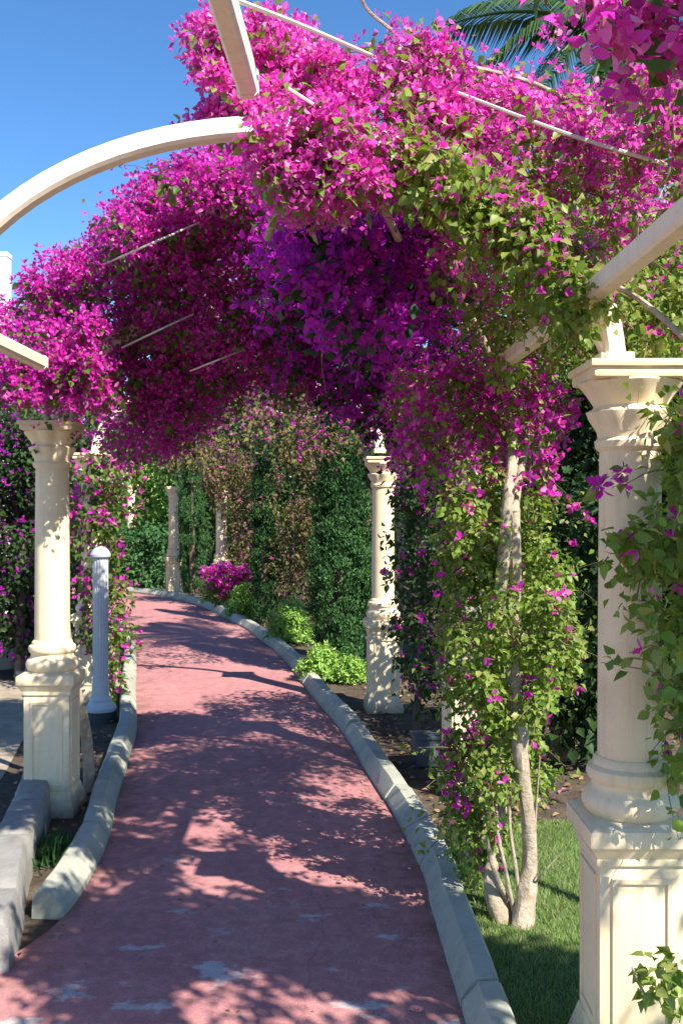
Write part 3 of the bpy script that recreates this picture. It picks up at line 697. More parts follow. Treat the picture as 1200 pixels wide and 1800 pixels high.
C = fill([(470, 400), (560, 385), (640, 365), (700, 370), (770, 430), (800, 520), (740, 600), (640, 620), (560, 590), (500, 540)], 74, (3.35, 4.15))
pl.clumps(C, radii(len(C), 0.045, 0.10), 34, 9, bl, lf); sprigs(pl, C, 50, bl, lf, 0.22, (0, -0.5, -0.4))
for (a, b, c) in (((572, 690), (566, 620), (590, 540)), ((742, 800), (738, 720), (715, 640))):
    pl.stem([at(*a, 5.0), at(*b, 4.85), at(*c, 4.9)], [0.002, 0.004, 0.006], 'branch', 'dark_bark')
# --- right flank: pink sprays over green
pl = Plant('bougainvillea_vine', 'leafy green bougainvillea with pink sprays below the palm, above the big right column', 'bougainvillea', (1.25, 3.9, 0), VG)
bl, lf = bougie(pl, 'pink', 'leaf_bright', 0.0205, 0.036)
C = fill([(670, 80), (735, 80), (790, 95), (835, 150), (930, 175), (1000, 180), (1050, 220), (1110, 260), (1215, 325), (1215, 335), (1080, 320), (1000, 290), (900, 260), (800, 250), (730, 225), (695, 170), (695, 120)], 90, (2.95, 3.6))
pl.clumps(C, radii(len(C), 0.04, 0.085), 58, 30, bl, lf); sprigs(pl, C, 50, bl, lf, 0.2)
C = fill([(680, 250), (760, 270), (860, 330), (960, 400), (1010, 480), (960, 500), (880, 450), (790, 380), (700, 330)], 62, (2.68, 2.93))
pl.clumps(C, radii(len(C), 0.04, 0.08), 5, 42, bl, lf); sprigs(pl, C, 18, None, lf, 0.2, (0, -0.4, 0), nl=9)
xs = rng.uniform(690, 1035, 44); ys = 645 - 405 * np.sqrt(1 - ((xs - 470) / 600) ** 2)
C = np.array([list(at(x, y + rng.uniform(-34, 16), rng.uniform(2.84, 3.0))) for x, y in zip(xs, ys)])
pl.clumps(C, radii(len(C), 0.035, 0.065), 7, 34, bl, lf); sprigs(pl, C, 26, bl, lf, 0.2, (0, -0.4, 0.3), nb=4, nl=7)
C = fill([(700, 250), (900, 270), (1100, 320), (1190, 350), (1180, 430), (1000, 420), (860, 400), (740, 340)], 34, (3.3, 3.75))
pl.clumps(C, radii(len(C), 0.035, 0.07), 18, 14, bl, lf); sprigs(pl, C, 40, bl, lf, 0.26, (0, -0.4, 0.1))
C = fill([(640, 60), (700, 60), (710, 330), (670, 330)], 9, (3.0, 3.5))
pl.clumps(C, radii(len(C), 0.02, 0.045), 14, 10, bl, lf); sprigs(pl, C, 14, bl, lf, 0.2)
C = fill([(1060, 110), (1215, 130), (1225, 290), (1140, 250), (1080, 190)], 24, (2.5, 3.0))
pl.clumps(C, radii(len(C), 0.03, 0.06), 24, 16, bl, lf); sprigs(pl, C, 20, bl, lf, 0.18)
C = fill([(960, 420), (1040, 490), (1085, 520), (1040, 560), (985, 560), (950, 500)], 22, (2.62, 2.9))
pl.clumps(C, radii(len(C), 0.04, 0.07), 0.8, 34, bl, lf); sprigs(pl, C, 10, None, lf, 0.18, (0, -0.4, -0.2), nl=8)
C = fill([(700, 220), (800, 270), (900, 280), (1000, 305), (1120, 340), (1200, 410), (1200, 630), (1130, 620), (1000, 620), (900, 620), (840, 600), (790, 450), (720, 370), (690, 290)], 180, (3.85, 4.8))
pl.clumps(C, radii(len(C), 0.08, 0.15), 6, 66, bl, lf); sprigs(pl, C, 60, bl, lf, 0.3, (0, -0.4, 0.3), nb=4, nl=9)
C = np.vstack([fill([(860, 640), (920, 610), (920, 650), (880, 670)], 6, (3.7, 3.95)), fill([(985, 560), (1030, 560), (1020, 600), (985, 600)], 5, (2.75, 2.9))])
pl.clumps(C, radii(len(C), 0.04, 0.06), 2, 30, bl, lf)
C = fill([(700, 330), (790, 360), (830, 450), (850, 560), (800, 520), (740, 440)], 34, (3.3, 4.0))
pl.clumps(C, radii(len(C), 0.06, 0.10), 20, 24, bl, lf)
C = fill([(1095, 520), (1240, 490), (1240, 630), (1110, 625)], 26, (2.95, 3.35))
pl.clumps(C, radii(len(C), 0.04, 0.08), 0.6, 34, bl, lf); sprigs(pl, C, 10, None, lf, 0.2, (-0.2, -0.4, 0.2), nl=8)
C = box_fill((1.45, 3.9, 2.3), (2.7, 6.4, 3.0), 120)
pl.clumps(C, radii(len(C), 0.12, 0.2), 3, 90, bl, lf)
C = box_fill((0.7, 4.2, 2.5), (1.6, 6.6, 2.95), 80)
pl.clumps(C, radii(len(C), 0.12, 0.2), 8, 80, bl, lf)
pl.stem([(1.25, 3.9, 0), (1.22, 3.95, 1.2), (1.05, 3.9, 2.2), (0.7, 3.7, 2.75), (0.3, 3.4, 2.9)], [0.03, 0.025, 0.01], 'trunk')
pl.stem([(1.05, 3.9, 2.2), (1.0, 3.4, 2.7), (0.7, 3.15, 2.95), (0.2, 3.05, 3.05)], [0.014, 0.01, 0.006], 'branch')

# --- spray hanging close at the top right corner
pl = Plant('bougainvillea_vine', 'large pink bracts hanging close in the top right corner of the view', 'bougainvillea', (1.35, 1.75, 0), VG, single=300)
bl, lf = bougie(pl, 'pink', 'leaf', 0.030, 0.048)
C = fill([(1000, -20), (1240, -40), (1240, 190), (1160, 180), (1110, 120), (1050, 90), (995, 50)], 26, (1.65, 2.05))
pl.clumps(C, radii(len(C), 0.03, 0.06), 13, 5, bl, lf)
pl.stem([(1.35, 1.75, 0), (1.36, 1.8, 1.4), (1.2, 1.85, 2.4), (0.85, 1.85, 2.72), (0.5, 1.8, 2.7)], [0.025, 0.02, 0.006], 'trunk')

# --- canopy overhead, beyond the top edge of the view; added and shaped to throw the foreground shade
pl = Plant('bougainvillea_vine', 'unseen bougainvillea roof added above the viewer to shade the foreground', 'bougainvillea', (1.35, -0.4, 0), VG, single=0)
bl, lf = bougie(pl, 'magenta', 'leaf', 0.04, 0.065)
OVER = np.vstack([box_fill((0.75, 1.32, 2.6), (2.15, 1.98, 2.9), 120), box_fill((2.15, 1.30, 2.6), (2.75, 1.50, 2.9), 22), box_fill((0.9, 0.3, 2.65), (2.1, 1.15, 2.95), 34), box_fill((2.1, 0.5, 2.65), (2.8, 1.15, 2.9), 3), box_fill((-0.4, -0.6, 2.75), (0.8, 1.2, 3.0), 20)])
pl.clumps(OVER, radii(len(OVER), 0.10, 0.17), 14, 70, bl, lf)
pl.stem([(1.35, -0.4, 0), (1.4, -0.4, 1.4), (1.1, -0.3, 2.6), (0.2, -0.1, 2.85)], [0.03, 0.02, 0.01], 'trunk')

# --- the climbing vine with two pale trunks right of the kerb
pl = Plant('bougainvillea_vine', 'climbing vine with two pale trunks standing on the lawn beside the right kerb', 'bougainvillea', (0.70, 4.0, 0), VG)
bl, lf = bougie(pl, 'magenta', 'leaf_bright', 0.028, 0.033)
C = fill([(700, 655), (860, 640), (985, 665), (990, 780), (965, 855), (920, 870), (870, 815), (800, 800), (760, 850), (715, 790)], 85, (4.15, 5.0))
pl.clumps(C, radii(len(C), 0.06, 0.11), 20, 46, bl, lf); sprigs(pl, C, 40, bl, lf, 0.25, (0, -0.2, -0.8))
C = fill([(790, 890), (955, 880), (950, 960), (985, 1000), (1000, 1080), (1012, 1180), (990, 1270), (950, 1340), (960, 1440), (925, 1420), (860, 1300), (790, 1310), (795, 1210), (785, 1130), (790, 1000)], 118, (4.02, 4.6))
pl.clumps(C, radii(len(C), 0.05, 0.10), 0.15, 82, bl, lf); sprigs(pl, C, 70, None, lf, 0.24, (0.2, -0.3, 0.2), nl=12)
C = fill([(820, 1070), (990, 1050), (1000, 1180), (960, 1280), (850, 1270), (810, 1180)], 34, (3.80, 3.98))
pl.clumps(C, radii(len(C), 0.04, 0.08), 0.12, 62, bl, lf); sprigs(pl, C, 14, None, lf, 0.2, (0.3, -0.3, 0), nl=10)
C = fill([(785, 1300), (905, 1290), (895, 1400), (870, 1520), (825, 1530), (790, 1450)], 52, (3.9, 4.35))
pl.clumps(C, radii(len(C), 0.04, 0.085), 0.2, 62, bl, lf); sprigs(pl, C, 24, None, lf, 0.2, (-0.3, -0.3, 0.1), nl=10)
C = fill([(800, 820), (880, 820), (885, 960), (880, 1060), (800, 1050)], 34, (3.95, 4.2))
pl.clumps(C, radii(len(C), 0.04, 0.08), 0.4, 58, bl, lf)
for (x, y) in ((790, 1290), (815, 1280), (838, 1288), (832, 1312), (772, 1325), (800, 1340), (795, 1372), (812, 1418), (925, 1200), (925, 845), (960, 870), (905, 840), (980, 740), (965, 770)):
    C = np.array([at(x, y, 4.0)]); pl.clumps(C, np.array([0.03]), 5, 3, bl, lf)
pl.stem([gr(914, 1628) - Vector((0, 0, 0.06)), at(930, 1530, 4.0), at(928, 1440, 3.98), at(915, 1340, 3.95), at(912, 1270, 3.95), at(900, 1180, 4.0), at(878, 1080, 4.02), at(885, 980, 3.98), at(892, 880, 4.0), at(900, 760, 4.2), at(860, 620, 4.3), at(800, 500, 4.2)],
        [0.052, 0.032, 0.028, 0.030, 0.034, 0.027, 0.026, 0.026, 0.024, 0.02, 0.012, 0.006], 'trunk', n=60, wob=0.10)
pl.stem([gr(893, 1618) - Vector((0, 0, 0.06)), at(862, 1560, 4.02), at(868, 1500, 4.05), at(880, 1400, 4.1), at(876, 1300, 4.12), at(900, 1180, 4.08), at(905, 1060, 4.03), at(905, 960, 4.0), at(908, 860, 4.1), at(940, 720, 4.3)],
        [0.045, 0.028, 0.025, 0.024, 0.026, 0.025, 0.022, 0.024, 0.018, 0.008], 'trunk', n=56, wob=0.10)
pl.stem([gr(905, 1600), at(880, 1560, 3.97), at(862, 1510, 3.95), at(855, 1470, 3.93)], [0.014, 0.011, 0.006], 'branch')
for k, (x0, x1, x2) in enumerate(((905, 890, 872), (915, 908, 895), (898, 872, 850), (920, 936, 940))):
    pl.stem([gr(x0, 1615), at(x1, 1540, 3.96 + 0.03 * k), at(x2, 1440, 3.95 + 0.04 * k), at(x2 + 8, 1330, 4.0)], [0.010, 0.008, 0.006, 0.003], 'branch')
pl.stem([at(915, 1290, 3.95), at(895, 1262, 3.93), at(930, 1250, 3.9)], [0.012, 0.01, 0.004], 'branch')
pl.stem([gr(920, 1590), at(945, 1545, 3.95), at(985, 1500, 3.9)], [0.006, 0.004, 0.002], 'branch')

# --- leafy vine on the big right column
pl = Plant('leafy_vine', 'broad-leaved green vine climbing the right side of the big right column', 'vine', (1.10, 2.95, 0))
bl, lf = bougie(pl, 'magenta', 'leaf_bright', 0.030, 0.044)
C = fill([(1170, 740), (1250, 720), (1250, 1390), (1165, 1370), (1155, 1290), (1190, 1200), (1150, 1100), (1085, 1030), (1075, 990), (1110, 900), (1150, 820)], 58, (2.6, 2.98))
pl.clumps(C, radii(len(C), 0.04, 0.08), 0.10, 32, bl, lf); sprigs(pl, C, 34, None, lf, 0.2, (-0.2, -0.2, 0.2), nl=8)
for (x, y) in ((1092, 832), (1094, 860), (1056, 860), (1180, 915), (1155, 1215)):
    pl.clumps(np.array([at(x, y, 2.62)]), np.array([0.015]), 2, 3, bl, lf)
C = fill([(1110, 1700), (1230, 1680), (1230, 1790), (1150, 1760)], 9, (2.45, 2.62))
pl.clumps(C, radii(len(C), 0.03, 0.05), 0, 12, bl, lf)
pl.stem([(1.10, 2.95, 0), (1.12, 2.9, 0.8), (1.06, 2.88, 1.5), (1.0, 2.85, 2.0), (1.05, 2.9, 2.4)], [0.02, 0.016, 0.01, 0.005], 'trunk', 'dark_bark')
pl.stem([(1.09, 2.8, 0.2), at(1190, 1740, 2.55), at(1140, 1755, 2.52), at(1110, 1700, 2.5)], [0.006, 0.005, 0.003], 'branch')

# --- dark flowering vine between mid column and the climbing vine
pl = Plant('bougainvillea_vine', 'shaded dark vine flecked with magenta beside the mid right column', 'bougainvillea', (0.55, 7.4, 0), VG)
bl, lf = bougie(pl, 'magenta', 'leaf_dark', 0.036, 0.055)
C = fill([(700, 800), (800, 800), (800, 1000), (780, 1180), (760, 1250), (725, 1230), (700, 1180), (705, 1080), (690, 960)], 95, (6.6, 7.7))
pl.clumps(C, radii(len(C), 0.09, 0.16), 2.2, 30, bl, lf)
pl.stem([(0.55, 7.4, 0), (0.6, 7.3, 1.0), (0.5, 7.2, 1.9)], [0.03, 0.02, 0.01], 'trunk', 'dark_bark')

# --- vine on the second left column
pl = Plant('bougainvillea_vine', 'flowering vine wrapped round the column behind the grey fluted post', 'bougainvillea', (-2.0, 8.9, 0), VG)
bl, lf = bougie(pl, 'magenta', 'leaf', 0.037, 0.06)
C = fill([(140, 800), (240, 800), (230, 900), (195, 930), (215, 1050), (225, 1130), (215, 1220), (150, 1250), (128, 1000)], 95, (8.15, 9.2))
pl.clumps(C, radii(len(C), 0.08, 0.15), 6, 40, bl, lf); sprigs(pl, C, 20, bl, lf, 0.25)
pl.stem([(-2.0, 8.9, 0), (-2.1, 8.8, 1.2), (-2.0, 8.7, 2.1)], [0.035, 0.03, 0.02], 'trunk')

# --- hedge of bougainvillea at the far left
pl = Plant('bougainvillea_bush', 'dark bougainvillea bush filling the left edge behind the left column', 'bush', (-3.1, 9.6, 0))
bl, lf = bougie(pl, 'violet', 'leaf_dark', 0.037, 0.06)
C = fill([(-160, 720), (160, 740), (150, 1150), (60, 1140), (-160, 1130)], 240, (9.3, 10.6))
pl.clumps(C, radii(len(C), 0.12, 0.22), 7, 56, bl, lf)
C = fill([(-120, 690), (70, 700), (70, 1130), (-120, 1130)], 110, (10.6, 11.6))
pl.clumps(C, radii(len(C), 0.16, 0.26), 3, 60, bl, lf)
C = fill([(-60, 700), (50, 700), (50, 1130), (-60, 1130)], 60, (9.2, 10.4))
pl.clumps(C, radii(len(C), 0.12, 0.2), 5, 70, bl, lf)
pl.stem([(-3.1, 9.6, 0), (-3.1, 9.7, 1.4)], [0.05, 0.03], 'trunk', 'dark_bark')

# --- canopy farther along the tunnel
pl = Plant('bougainvillea_vine', 'olive and brown canopy speckled with pink at the far end of the tunnel', 'bougainvillea', (0.6, 10.6, 0), VG)
bl, lf = bougie(pl, 'magenta', 'leaf_dry', 0.03, 0.05)
C = fill([(230, 690), (430, 660), (560, 680), (700, 740), (690, 815), (600, 790), (520, 785), (440, 775), (390, 800), (330, 810), (255, 800), (225, 770)], 140, (8.4, 13.0))
pl.clumps(C, radii(len(C), 0.14, 0.26), 6, 54, bl, lf); sprigs(pl, C, 30, bl, lf, 0.35, (0, -0.3, -0.8))
pl.stem([(0.6, 10.6, 0), (0.6, 10.5, 1.5), (0.1, 10.5, 2.4), (-0.8, 10.4, 2.7)], [0.04, 0.03, 0.015], 'trunk')

# --- dry speckled hedges at the end of the view
for (poly, n, dd, base, lab) in (
        ([(465, 770), (570, 770), (560, 1050), (465, 1060)], 110, (13.6, 14.8), (-0.7, 14.2, 0), 'tall olive and pinkish dry shrub left of the largest cypress'),
        ([(345, 790), (460, 790), (455, 1045), (408, 1045), (404, 905), (372, 900)], 120, (16.1, 17.0), (-1.55, 16.6, 0), 'tall dry shrub behind the half covered far column')):
    pl = Plant('flowering_shrub', lab, 'shrub', base, 'dry speckled shrubs at the bend')
    bl, lf = bougie(pl, 'pink', 'leaf_dry', 0.035, 0.055)
    C = fill(poly, n, dd); pl.clumps(C, radii(len(C), 0.10, 0.20), 1.2, 54, bl, lf)
    pl.stem([base, (base[0], base[1], 1.6)], [0.05, 0.03], 'trunk', 'dark_bark')
pl = Plant('bougainvillea_bush', 'small bright magenta bush in front of the far columns', 'bush', (-1.83, 16.0, 0))
bl, lf = bougie(pl, 'magenta', 'leaf', 0.05, 0.06)
C = fill([(366, 1006), (384, 996), (410, 1004), (432, 1000), (436, 1018), (400, 1032), (374, 1026)], 46, (15.8, 16.4)); pl.clumps(C, radii(len(C), 0.05, 0.10), 22, 14, bl, lf); sprigs(pl, C, 16, bl, lf, 0.25)
C = fill([(368, 1026), (432, 1024), (432, 1055), (372, 1055)], 30, (15.9, 16.4)); pl.clumps(C, radii(len(C), 0.08, 0.13), 1, 34, bl, lf)
pl.stem([(-1.83, 16.0, 0), (-1.83, 16.0, 0.5)], [0.02, 0.01], 'stem', 'dark_bark')

# --- cypresses
def cypress(x, y, h, w, label, dens):
    pl = Plant('cypress_tree', label, 'tree', (x, y, 0), 'columnar cypresses by the path', single=150)
    lf = pl.layer('spray', 'crown', SPRAYS, 'cypress', 0.10)
    n = dens; z = rng.uniform(0.12, h, n)
    k = np.clip(1.0 - (z / h) ** 3.2, 0.05, 1) * np.clip(0.55 + 0.45 * z / 0.9, 0.55, 1)
    a = rng.uniform(0, 2 * np.pi, n); rr = w * k * (0.76 + 0.13 * np.sin(3 * a + 2.1 * z) + 0.10 * np.sin(7 * a - 5.0 * z)) * np.sqrt(rng.uniform(0.5, 1, n)) * (1.0 + 0.10 * np.sin(1.7 * z + x * 9))
    C = np.stack([x + rr * np.cos(a), y + rr * np.sin(a), z], 1)
    r = radii(n, 0.05, 0.11)
    kk = rng.poisson(105, n) + 1; own = np.repeat(np.arange(n), kk); m = len(own)
    d = unit(rng.normal(size=(m, 3)) * np.array([1, 1, 1.6]))
    p = C[own] + d * (r[own] * rng.uniform(0.3, 1, m))[:, None]
    out = unit(np.stack([np.cos(a), np.sin(a), np.zeros(n)], 1))[own]
    lf.add(p, unit(out + 0.8 * rng.normal(size=(m, 3))), np.array([0, 0, 1.0]) + 0.5 * out + 0.35 * rng.normal(size=(m, 3)), 0.036 * rng.uniform(0.6, 1.3, m))
    pl.stem([(x, y, 0), (x, y, h * 0.5), (x, y, h * 0.93)], [0.07, 0.04, 0.01], 'trunk', 'dark_bark')
cypress(-0.02, 9.9, 2.85, 0.36, 'largest dark cypress, right beside the cream mid column', 620)
cypress(-1.09, 14.0, 2.9, 0.23, 'slim cypress in the middle, between the dry shrubs', 300)
cypress(-2.77, 18.5, 3.0, 0.34, 'far cypress beside the small column at the bend', 260)

# --- low fresh shrubs along the right kerb
for (px, py, d, w, h, n, lab) in ((560, 1196, 9.6, 0.20, 0.33, 70, 'low bright green shrub at the kerb before the largest cypress'), (618, 1197, 9.5, 0.16, 0.22, 40, 'lower bright green shrub next to the mid column pedestal'),
                                  (510, 1120, 12.2, 0.33, 0.58, 110, 'rounded green shrub between slim and largest cypress'), (424, 1090, 15.0, 0.24, 0.55, 80, 'green shrub under the small magenta bush'), (376, 1075, 16.9, 0.2, 0.42, 60, 'far green shrub left of the magenta bush')):
    X = (px - CX) / FPX * d
    pl = Plant('green_shrub', lab, 'shrub', (X, d, 0), 'low shrubs along the right kerb', single=150)
    lf = pl.layer('leaf', 'foliage', SPRAYS, 'shrub', 0.055)
    a = unit(rng.normal(size=(n, 3))); a[:, 2] = abs(a[:, 2])
    C = np.array([X, d, 0.05]) + a * np.array([w, w, h]) * rng.uniform(0.5, 0.85, (n, 1)); pl.clumps(C, radii(n, 0.05, 0.09), 0, 40, None, lf, hang=-0.6)
    pl.stem([(X, d, 0), (X, d, h * 0.6)], [0.02, 0.01], 'stem', 'dark_bark')

# --- bushes and trees beyond the bend
def bush(name, label, cat, px, base_py_d, poly, n, dd, mat, size, r0, r1, nl, single=0, group=None, trunk=True, nb=0, bmat='magenta'):
    X = (px - CX) / FPX * base_py_d
    pl = Plant(name, label, cat, (X, base_py_d, 0), group, single)
    lf = pl.layer('leaf', 'crown' if 'tree' in name else 'foliage', LEAVES, mat, size)
    bl = pl.layer('blossom', 'blossoms', BLOSSOMS, bmat, 0.04) if nb else None
    C = fill(poly, n, dd); pl.clumps(C, radii(n, r0, r1), nb, nl, bl, lf)
    top = C[:, 2].max()
    if trunk: pl.stem([(X, base_py_d, 0), (X + 0.05, base_py_d, top * 0.5), (X, base_py_d, top * 0.85)], [0.09, 0.06, 0.02], 'trunk', 'dark_bark')
    return pl
bush('green_bush', 'deep green bush past the bend of the path', 'bush', 245, 21.5, [(190, 945), (215, 925), (285, 935), (300, 1040), (190, 1045)], 110, (20.8, 22.3), 'cypress', 0.11, 0.18, 0.30, 34)
bush('broadleaf_tree', 'sunlit yellow green tree beyond the bend', 'tree', 275, 27, [(200, 770), (340, 770), (330, 940), (205, 940)], 110, (24.5, 26.5), 'shrub', 0.12, 0.3, 0.5, 44)
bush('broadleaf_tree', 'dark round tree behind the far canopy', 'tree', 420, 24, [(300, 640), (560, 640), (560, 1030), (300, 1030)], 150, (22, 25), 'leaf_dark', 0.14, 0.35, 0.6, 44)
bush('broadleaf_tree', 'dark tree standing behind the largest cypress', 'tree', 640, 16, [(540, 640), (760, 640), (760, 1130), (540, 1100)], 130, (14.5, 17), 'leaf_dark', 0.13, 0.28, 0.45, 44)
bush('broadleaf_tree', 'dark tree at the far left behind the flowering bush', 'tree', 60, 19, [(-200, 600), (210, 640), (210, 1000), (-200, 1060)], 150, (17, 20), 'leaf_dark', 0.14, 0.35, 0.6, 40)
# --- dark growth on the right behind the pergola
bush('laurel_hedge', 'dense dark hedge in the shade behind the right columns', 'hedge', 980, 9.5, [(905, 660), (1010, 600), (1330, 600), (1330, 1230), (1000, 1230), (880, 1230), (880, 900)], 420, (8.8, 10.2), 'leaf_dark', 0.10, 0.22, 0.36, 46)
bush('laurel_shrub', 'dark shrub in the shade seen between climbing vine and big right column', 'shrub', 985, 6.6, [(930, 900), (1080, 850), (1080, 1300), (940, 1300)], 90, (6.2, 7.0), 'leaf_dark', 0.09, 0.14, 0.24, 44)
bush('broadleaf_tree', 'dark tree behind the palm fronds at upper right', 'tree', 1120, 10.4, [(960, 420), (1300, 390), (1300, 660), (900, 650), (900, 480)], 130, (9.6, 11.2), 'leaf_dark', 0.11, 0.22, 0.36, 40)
# --- tree line closing the garden all round
for (px_, d_, h_, lab) in ((-420, 26, 6.5, 'broad green tree outside the left edge of the garden'), (90, 32, 5.5, 'distant green tree left of the sunlit one'), (330, 36, 6.0, 'distant green tree past the end of the path'), (440, 27, 5.6, 'distant green tree above the slim cypress'), (560, 30, 5.5, 'distant dark green tree behind the tunnel'), (820, 26, 5.6, 'distant dark green tree behind the right hedge'), (1180, 24, 6.0, 'tall green tree far behind the big right column'), (1560, 22, 6.5, 'tall green tree outside the right edge of the garden')):
    bush('broadleaf_tree', lab, 'tree', px_, d_, [(px_ - 190, CY - (h_ - 1.65) / d_ * FPX * 0.86), (px_, CY - (h_ - 1.65) / d_ * FPX), (px_ + 190, CY - (h_ - 1.65) / d_ * FPX * 0.86), (px_ + 190, 970), (px_ - 190, 970)], 190, (d_ - 1.5, d_ + 2), 'leaf', 0.24, 0.45, 0.8, 44, 0, 'trees closing the garden')

# --- finishing the plants: the leaves and blossoms that show are objects, the rest is one mesh per layer
for p_ in PLANTS:
    for L in p_.layers.values(): L.close()
allp = np.vstack([L.p for p_ in PLANTS for L in p_.layers.values()])
src = np.concatenate([np.full(len(L.p), i) for i, L in enumerate([L for p_ in PLANTS for L in p_.layers.values()])])
loc = np.concatenate([np.arange(len(L.p)) for p_ in PLANTS for L in p_.layers.values()])
dpt = allp[:, 1]
ok = dpt > 0.5
px = np.where(ok, CX + FPX * allp[:, 0] / np.maximum(dpt, .1), -1); py = np.where(ok, CY - FPX * (allp[:, 2] - EYE) / np.maximum(dpt, .1), -1)
ok &= (px > 2) & (px < 1198) & (py > 2) & (py < 1798)
cell = (px // 9).astype(int) + 200 * (py // 9).astype(int)
cand = np.where(ok)[0]; order = cand[np.lexsort((dpt[cand], cell[cand]))]
first = order[np.r_[True, np.diff(cell[order]) != 0]]
layers = [L for p_ in PLANTS for L in p_.layers.values()]
for i in first: layers[src[i]].vis[loc[i]] = True

TMESH = {}
def single_mesh(L, k):
    key = (L.part, L.mat.name, k, id(L.templates))
    if key not in TMESH:
        tv, tf = L.templates[k]; me = mesh_np(L.part, tv, tf); me.materials.append(L.mat); TMESH[key] = me
    return TMESH[key]
from mathutils import Matrix
tri = 0; nobj = 0
for p_ in PLANTS:
    for L in p_.layers.values():
        sel = np.zeros(len(L.p), bool)
        if p_.single:
            v = np.where(L.vis)[0]
            big = L.s[v] / L.p[v, 1] * FPX
            v = v[np.argsort(-big)]; big = np.sort(big)[::-1]
            v = v[big * 1.3 > 9][:p_.single]
            sel[v] = True
            for i in v:
                o = bpy.data.objects.new(L.part, single_mesh(L, L.idx[i])); COL.objects.link(o); o.parent = p_.root
                m = Matrix.Identity(4); sc = L.s[i]
                for a in range(3):
                    for b in range(3): m[a][b] = L.rot[i][a, b] * sc
                    m[a][3] = L.p[i][a] - p_.base[a]
                o.matrix_local = m; nobj += 1
        r = np.where(~sel)[0]
        if len(r):
            me = joined(L.stuff, LOD[id(L.templates)][0 if abs(np.median(L.p[:, 1])) < 4.6 else 1], L.idx[r], L.p[r] - p_.base, L.rot[r], L.s[r])
            o = link(L.stuff, me, L.mat, p_.root); o['kind'] = 'stuff'; tri += len(me.polygons)
print('foliage triangles', tri, 'single leaves', nobj)

# ------------------------------------------------------------------ palm
pc = at(1090, 60, 8.2)
t = empty('palm_tree', (pc.x, pc.y, 0)); tag(t, 'palm with long feathery dark fronds at the top right against the sky', 'palm')
bm = bmesh.new(); zs = np.linspace(0, pc.z, 24)
bm_tube(bm, [(0.12 * math.sin(z * 0.6) - 0.12 * math.sin(pc.z * 0.6), 0, z) for z in zs], [0.16 - 0.04 * z / pc.z + 0.012 * (i % 2) for i, z in enumerate(zs)], 14)
from_bm('trunk', bm, M['dark_bark'], t, smooth=True)
def frond(tip, lift, L0, n=64):
    a = Vector((0, 0, pc.z)); b = Vector(tip) - Vector((pc.x, pc.y, 0))
    mid = (a + b) / 2 + Vector((0, 0, lift))
    pts = [(1 - s) ** 2 * a + 2 * s * (1 - s) * mid + s * s * b for s in map(float, np.linspace(0, 1, n))]
    bm = bmesh.new(); bm_tube(bm, pts[::4] + [pts[-1]], np.linspace(0.028, 0.006, len(pts[::4]) + 1), 6)
    fr = from_bm('frond', bm, M['palm'], t, smooth=True)
    V, F = [], []
    for i, p in enumerate(pts):
        s = i / (n - 1)
        if s < 0.12: continue
        tg = (pts[min(i + 1, n - 1)] - pts[max(0, i - 1)]).normalized()
        sd = tg.cross(Vector((0, 0, 1))).normalized(); upv = sd.cross(tg)
        ll = L0 * (math.sin(math.pi * (0.10 + 0.86 * s)) ** 0.6)
        for sg in (-1, 1):
            d = (sd * sg * 0.85 + tg * 0.62 + upv * random.uniform(0.0, 0.15)).normalized()
            wv = tg * 0.014
            q = [p, p + d * ll * 0.5, p + d * ll * 0.9 + Vector((0, 0, -0.42 * ll))]
            o = len(V)
            V += [q[0] - wv * .5, q[0] + wv * .5, q[1] - wv, q[1] + wv, q[2]]
            F += [(o, o + 1, o + 3), (o, o + 3, o + 2), (o + 2, o + 3, o + 4)]
    lo = link('leaflets', mesh_np('leaflets', [tuple(v) for v in V], F), M['palm'], fr); lo['kind'] = 'stuff'
for tip, lift, L0 in ((at(788, 44, 8.4), 0.30, 0.50), (at(845, 120, 7.9), 0.42, 0.46), (at(930, 190, 7.7), 0.5, 0.46), (at(1010, 290, 7.6), 0.55, 0.46), (at(1190, 360, 7.5), 0.6, 0.46), (at(880, -40, 8.8), 0.3, 0.5), (at(960, -110, 9.0), 0.25, 0.5), (at(1330, 200, 8.4), 0.4, 0.46), (at(1350, 0, 9), 0.4, 0.46), (at(1080, -160, 9.2), 0.2, 0.46), (at(1100, 340, 7.8), 0.5, 0.46)):
    frond(tip, lift, L0)

# ------------------------------------------------------------------ grass, litter, small tufts
def blades(name, pts, size, mat, tilt=0.35):
    n = len(pts)
    tip = unit(np.array([0, 0, 1.0]) + tilt * rng.normal(size=(n, 3)))
    nrm = rng.normal(size=(n, 3)); rot = frames(nrm, tip)
    # keep the blade standing: y axis is the tip direction
    x = unit(np.cross(tip, nrm)); z = np.cross(x, tip); rot = np.stack([x, tip, z], 2)
    L = size * rng.uniform(0.5, 1.3, n)
    tv, tf = BLADES[0]; tv = tv * np.array([0.11, 1, 1])
    me = joined(name, [(tv, tf)], np.zeros(n, int), pts, rot, L)
    me.materials.append(M[mat]); return me
q = rng.uniform((0.55, 2.6), (2.2, 5.3), (150000, 2)); q = q[in_poly(q[:, 0], q[:, 1], lawn_pts)]
dn = np.sin(q[:, 0] * 9 + np.sin(q[:, 1] * 7)) * np.sin(q[:, 1] * 11 + q[:, 0] * 3); q = q[rng.uniform(0, 1, len(q)) < 0.75 + 0.25 * dn]
o = link('grass', blades('grass', np.c_[q, np.full(len(q), -0.004)], 0.024, 'grass')); tag(o, 'short mown grass of the lawn round the big right pedestal', 'grass', kind='stuff')
c = gr(92, 1505); n = 420
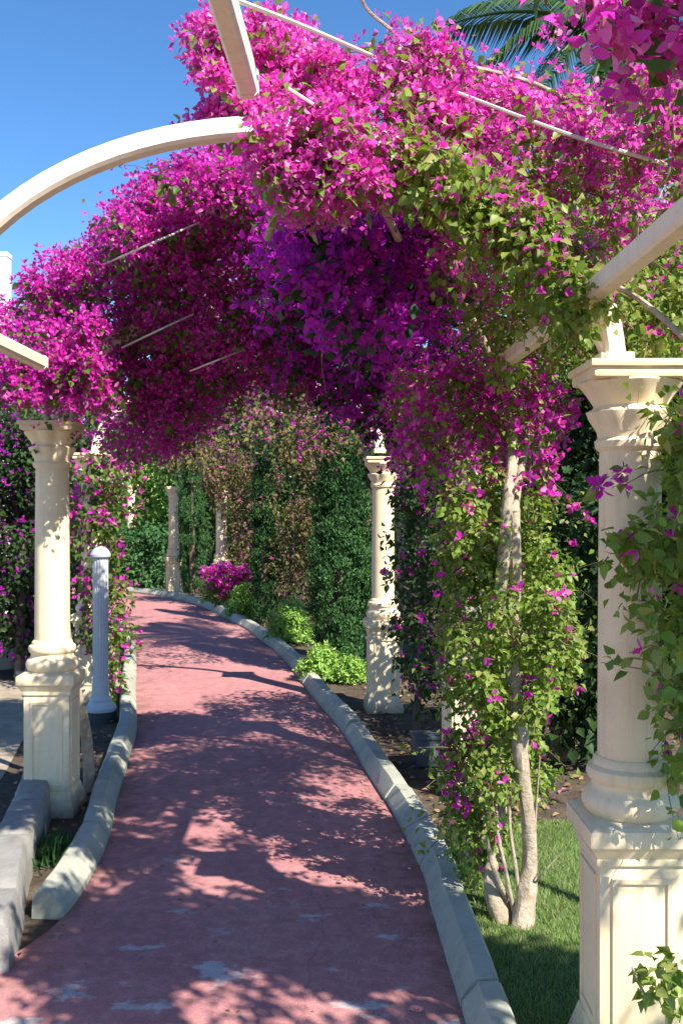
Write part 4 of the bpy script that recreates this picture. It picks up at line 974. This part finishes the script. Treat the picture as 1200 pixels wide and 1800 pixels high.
q = np.c_[c.x + rng.normal(0, 0.045, n), c.y + rng.normal(0, 0.07, n), np.zeros(n)]
o = link('grass_tuft', blades('grass_tuft', q, 0.10, 'cypress', 0.5)); tag(o, 'dark green grass tuft between the low grey wall and the left kerb', 'grass tuft')
def scatter(name, lab, lo, hi, n, size, z, poly=None):
    q = rng.uniform(lo, hi, (n, 2))
    if poly is not None: q = q[in_poly(q[:, 0], q[:, 1], poly)]
    n = len(q); nrm = unit(np.array([0, 0, 1.0]) + 0.3 * rng.normal(size=(n, 3)))
    me = joined(name, LEAVES, rng.integers(0, 3, n), np.c_[q, np.full(n, z)], frames(nrm, rng.normal(size=(n, 3))), size * rng.uniform(0.5, 1.2, n))
    me.materials.append(M['litter']); o = link(name, me); tag(o, lab, 'leaf litter', kind='stuff')
scatter('leaf_litter', 'dry leaves scattered on the dark soil behind the right kerb', (0.2, 5.2), (3.0, 9.5), 1500, 0.045, 0.004, [(0.5, 5.2), (3, 5.2), (3, 9.5), (-0.05, 9.5), (0.25, 7)])
scatter('leaf_litter', 'dry leaves scattered on the strip behind the left kerb', (-2.4, 4.0), (-1.3, 9.0), 500, 0.04, 0.004, [(-1.3, 4.2), (-1.35, 5), (-1.6, 6.6), (-1.75, 7.6), (-2.1, 9), (-2.4, 9), (-2.0, 6), (-1.6, 4.2)])

def petals(n):
    t = rng.uniform(0, 1, n); side_ = rng.uniform(0, 1, n) < 0.7
    i = rng.integers(8, 60, n); e = np.where(rng.uniform(0, 1, n) < 0.55, rng.beta(1, 9, n), t)
    e = np.where(side_, 1 - e, e)
    return lp[i] * (1 - e)[:, None] + rp[i] * e[:, None]
q = petals(260); n = len(q)
me = joined('leaf_litter', LOD[id(LEAVES)][0], rng.integers(0, 3, n), np.c_[q, np.full(n, 0.016)], frames(np.array([0, 0, 1.0]) + 0.25 * rng.normal(size=(n, 3)), rng.normal(size=(n, 3))), 0.022 * rng.uniform(0.5, 1.3, n))
me.materials.append(M['litter']); o = link('leaf_litter', me); tag(o, 'small dry leaves and bracts fallen on the red path', 'leaf litter', kind='stuff')
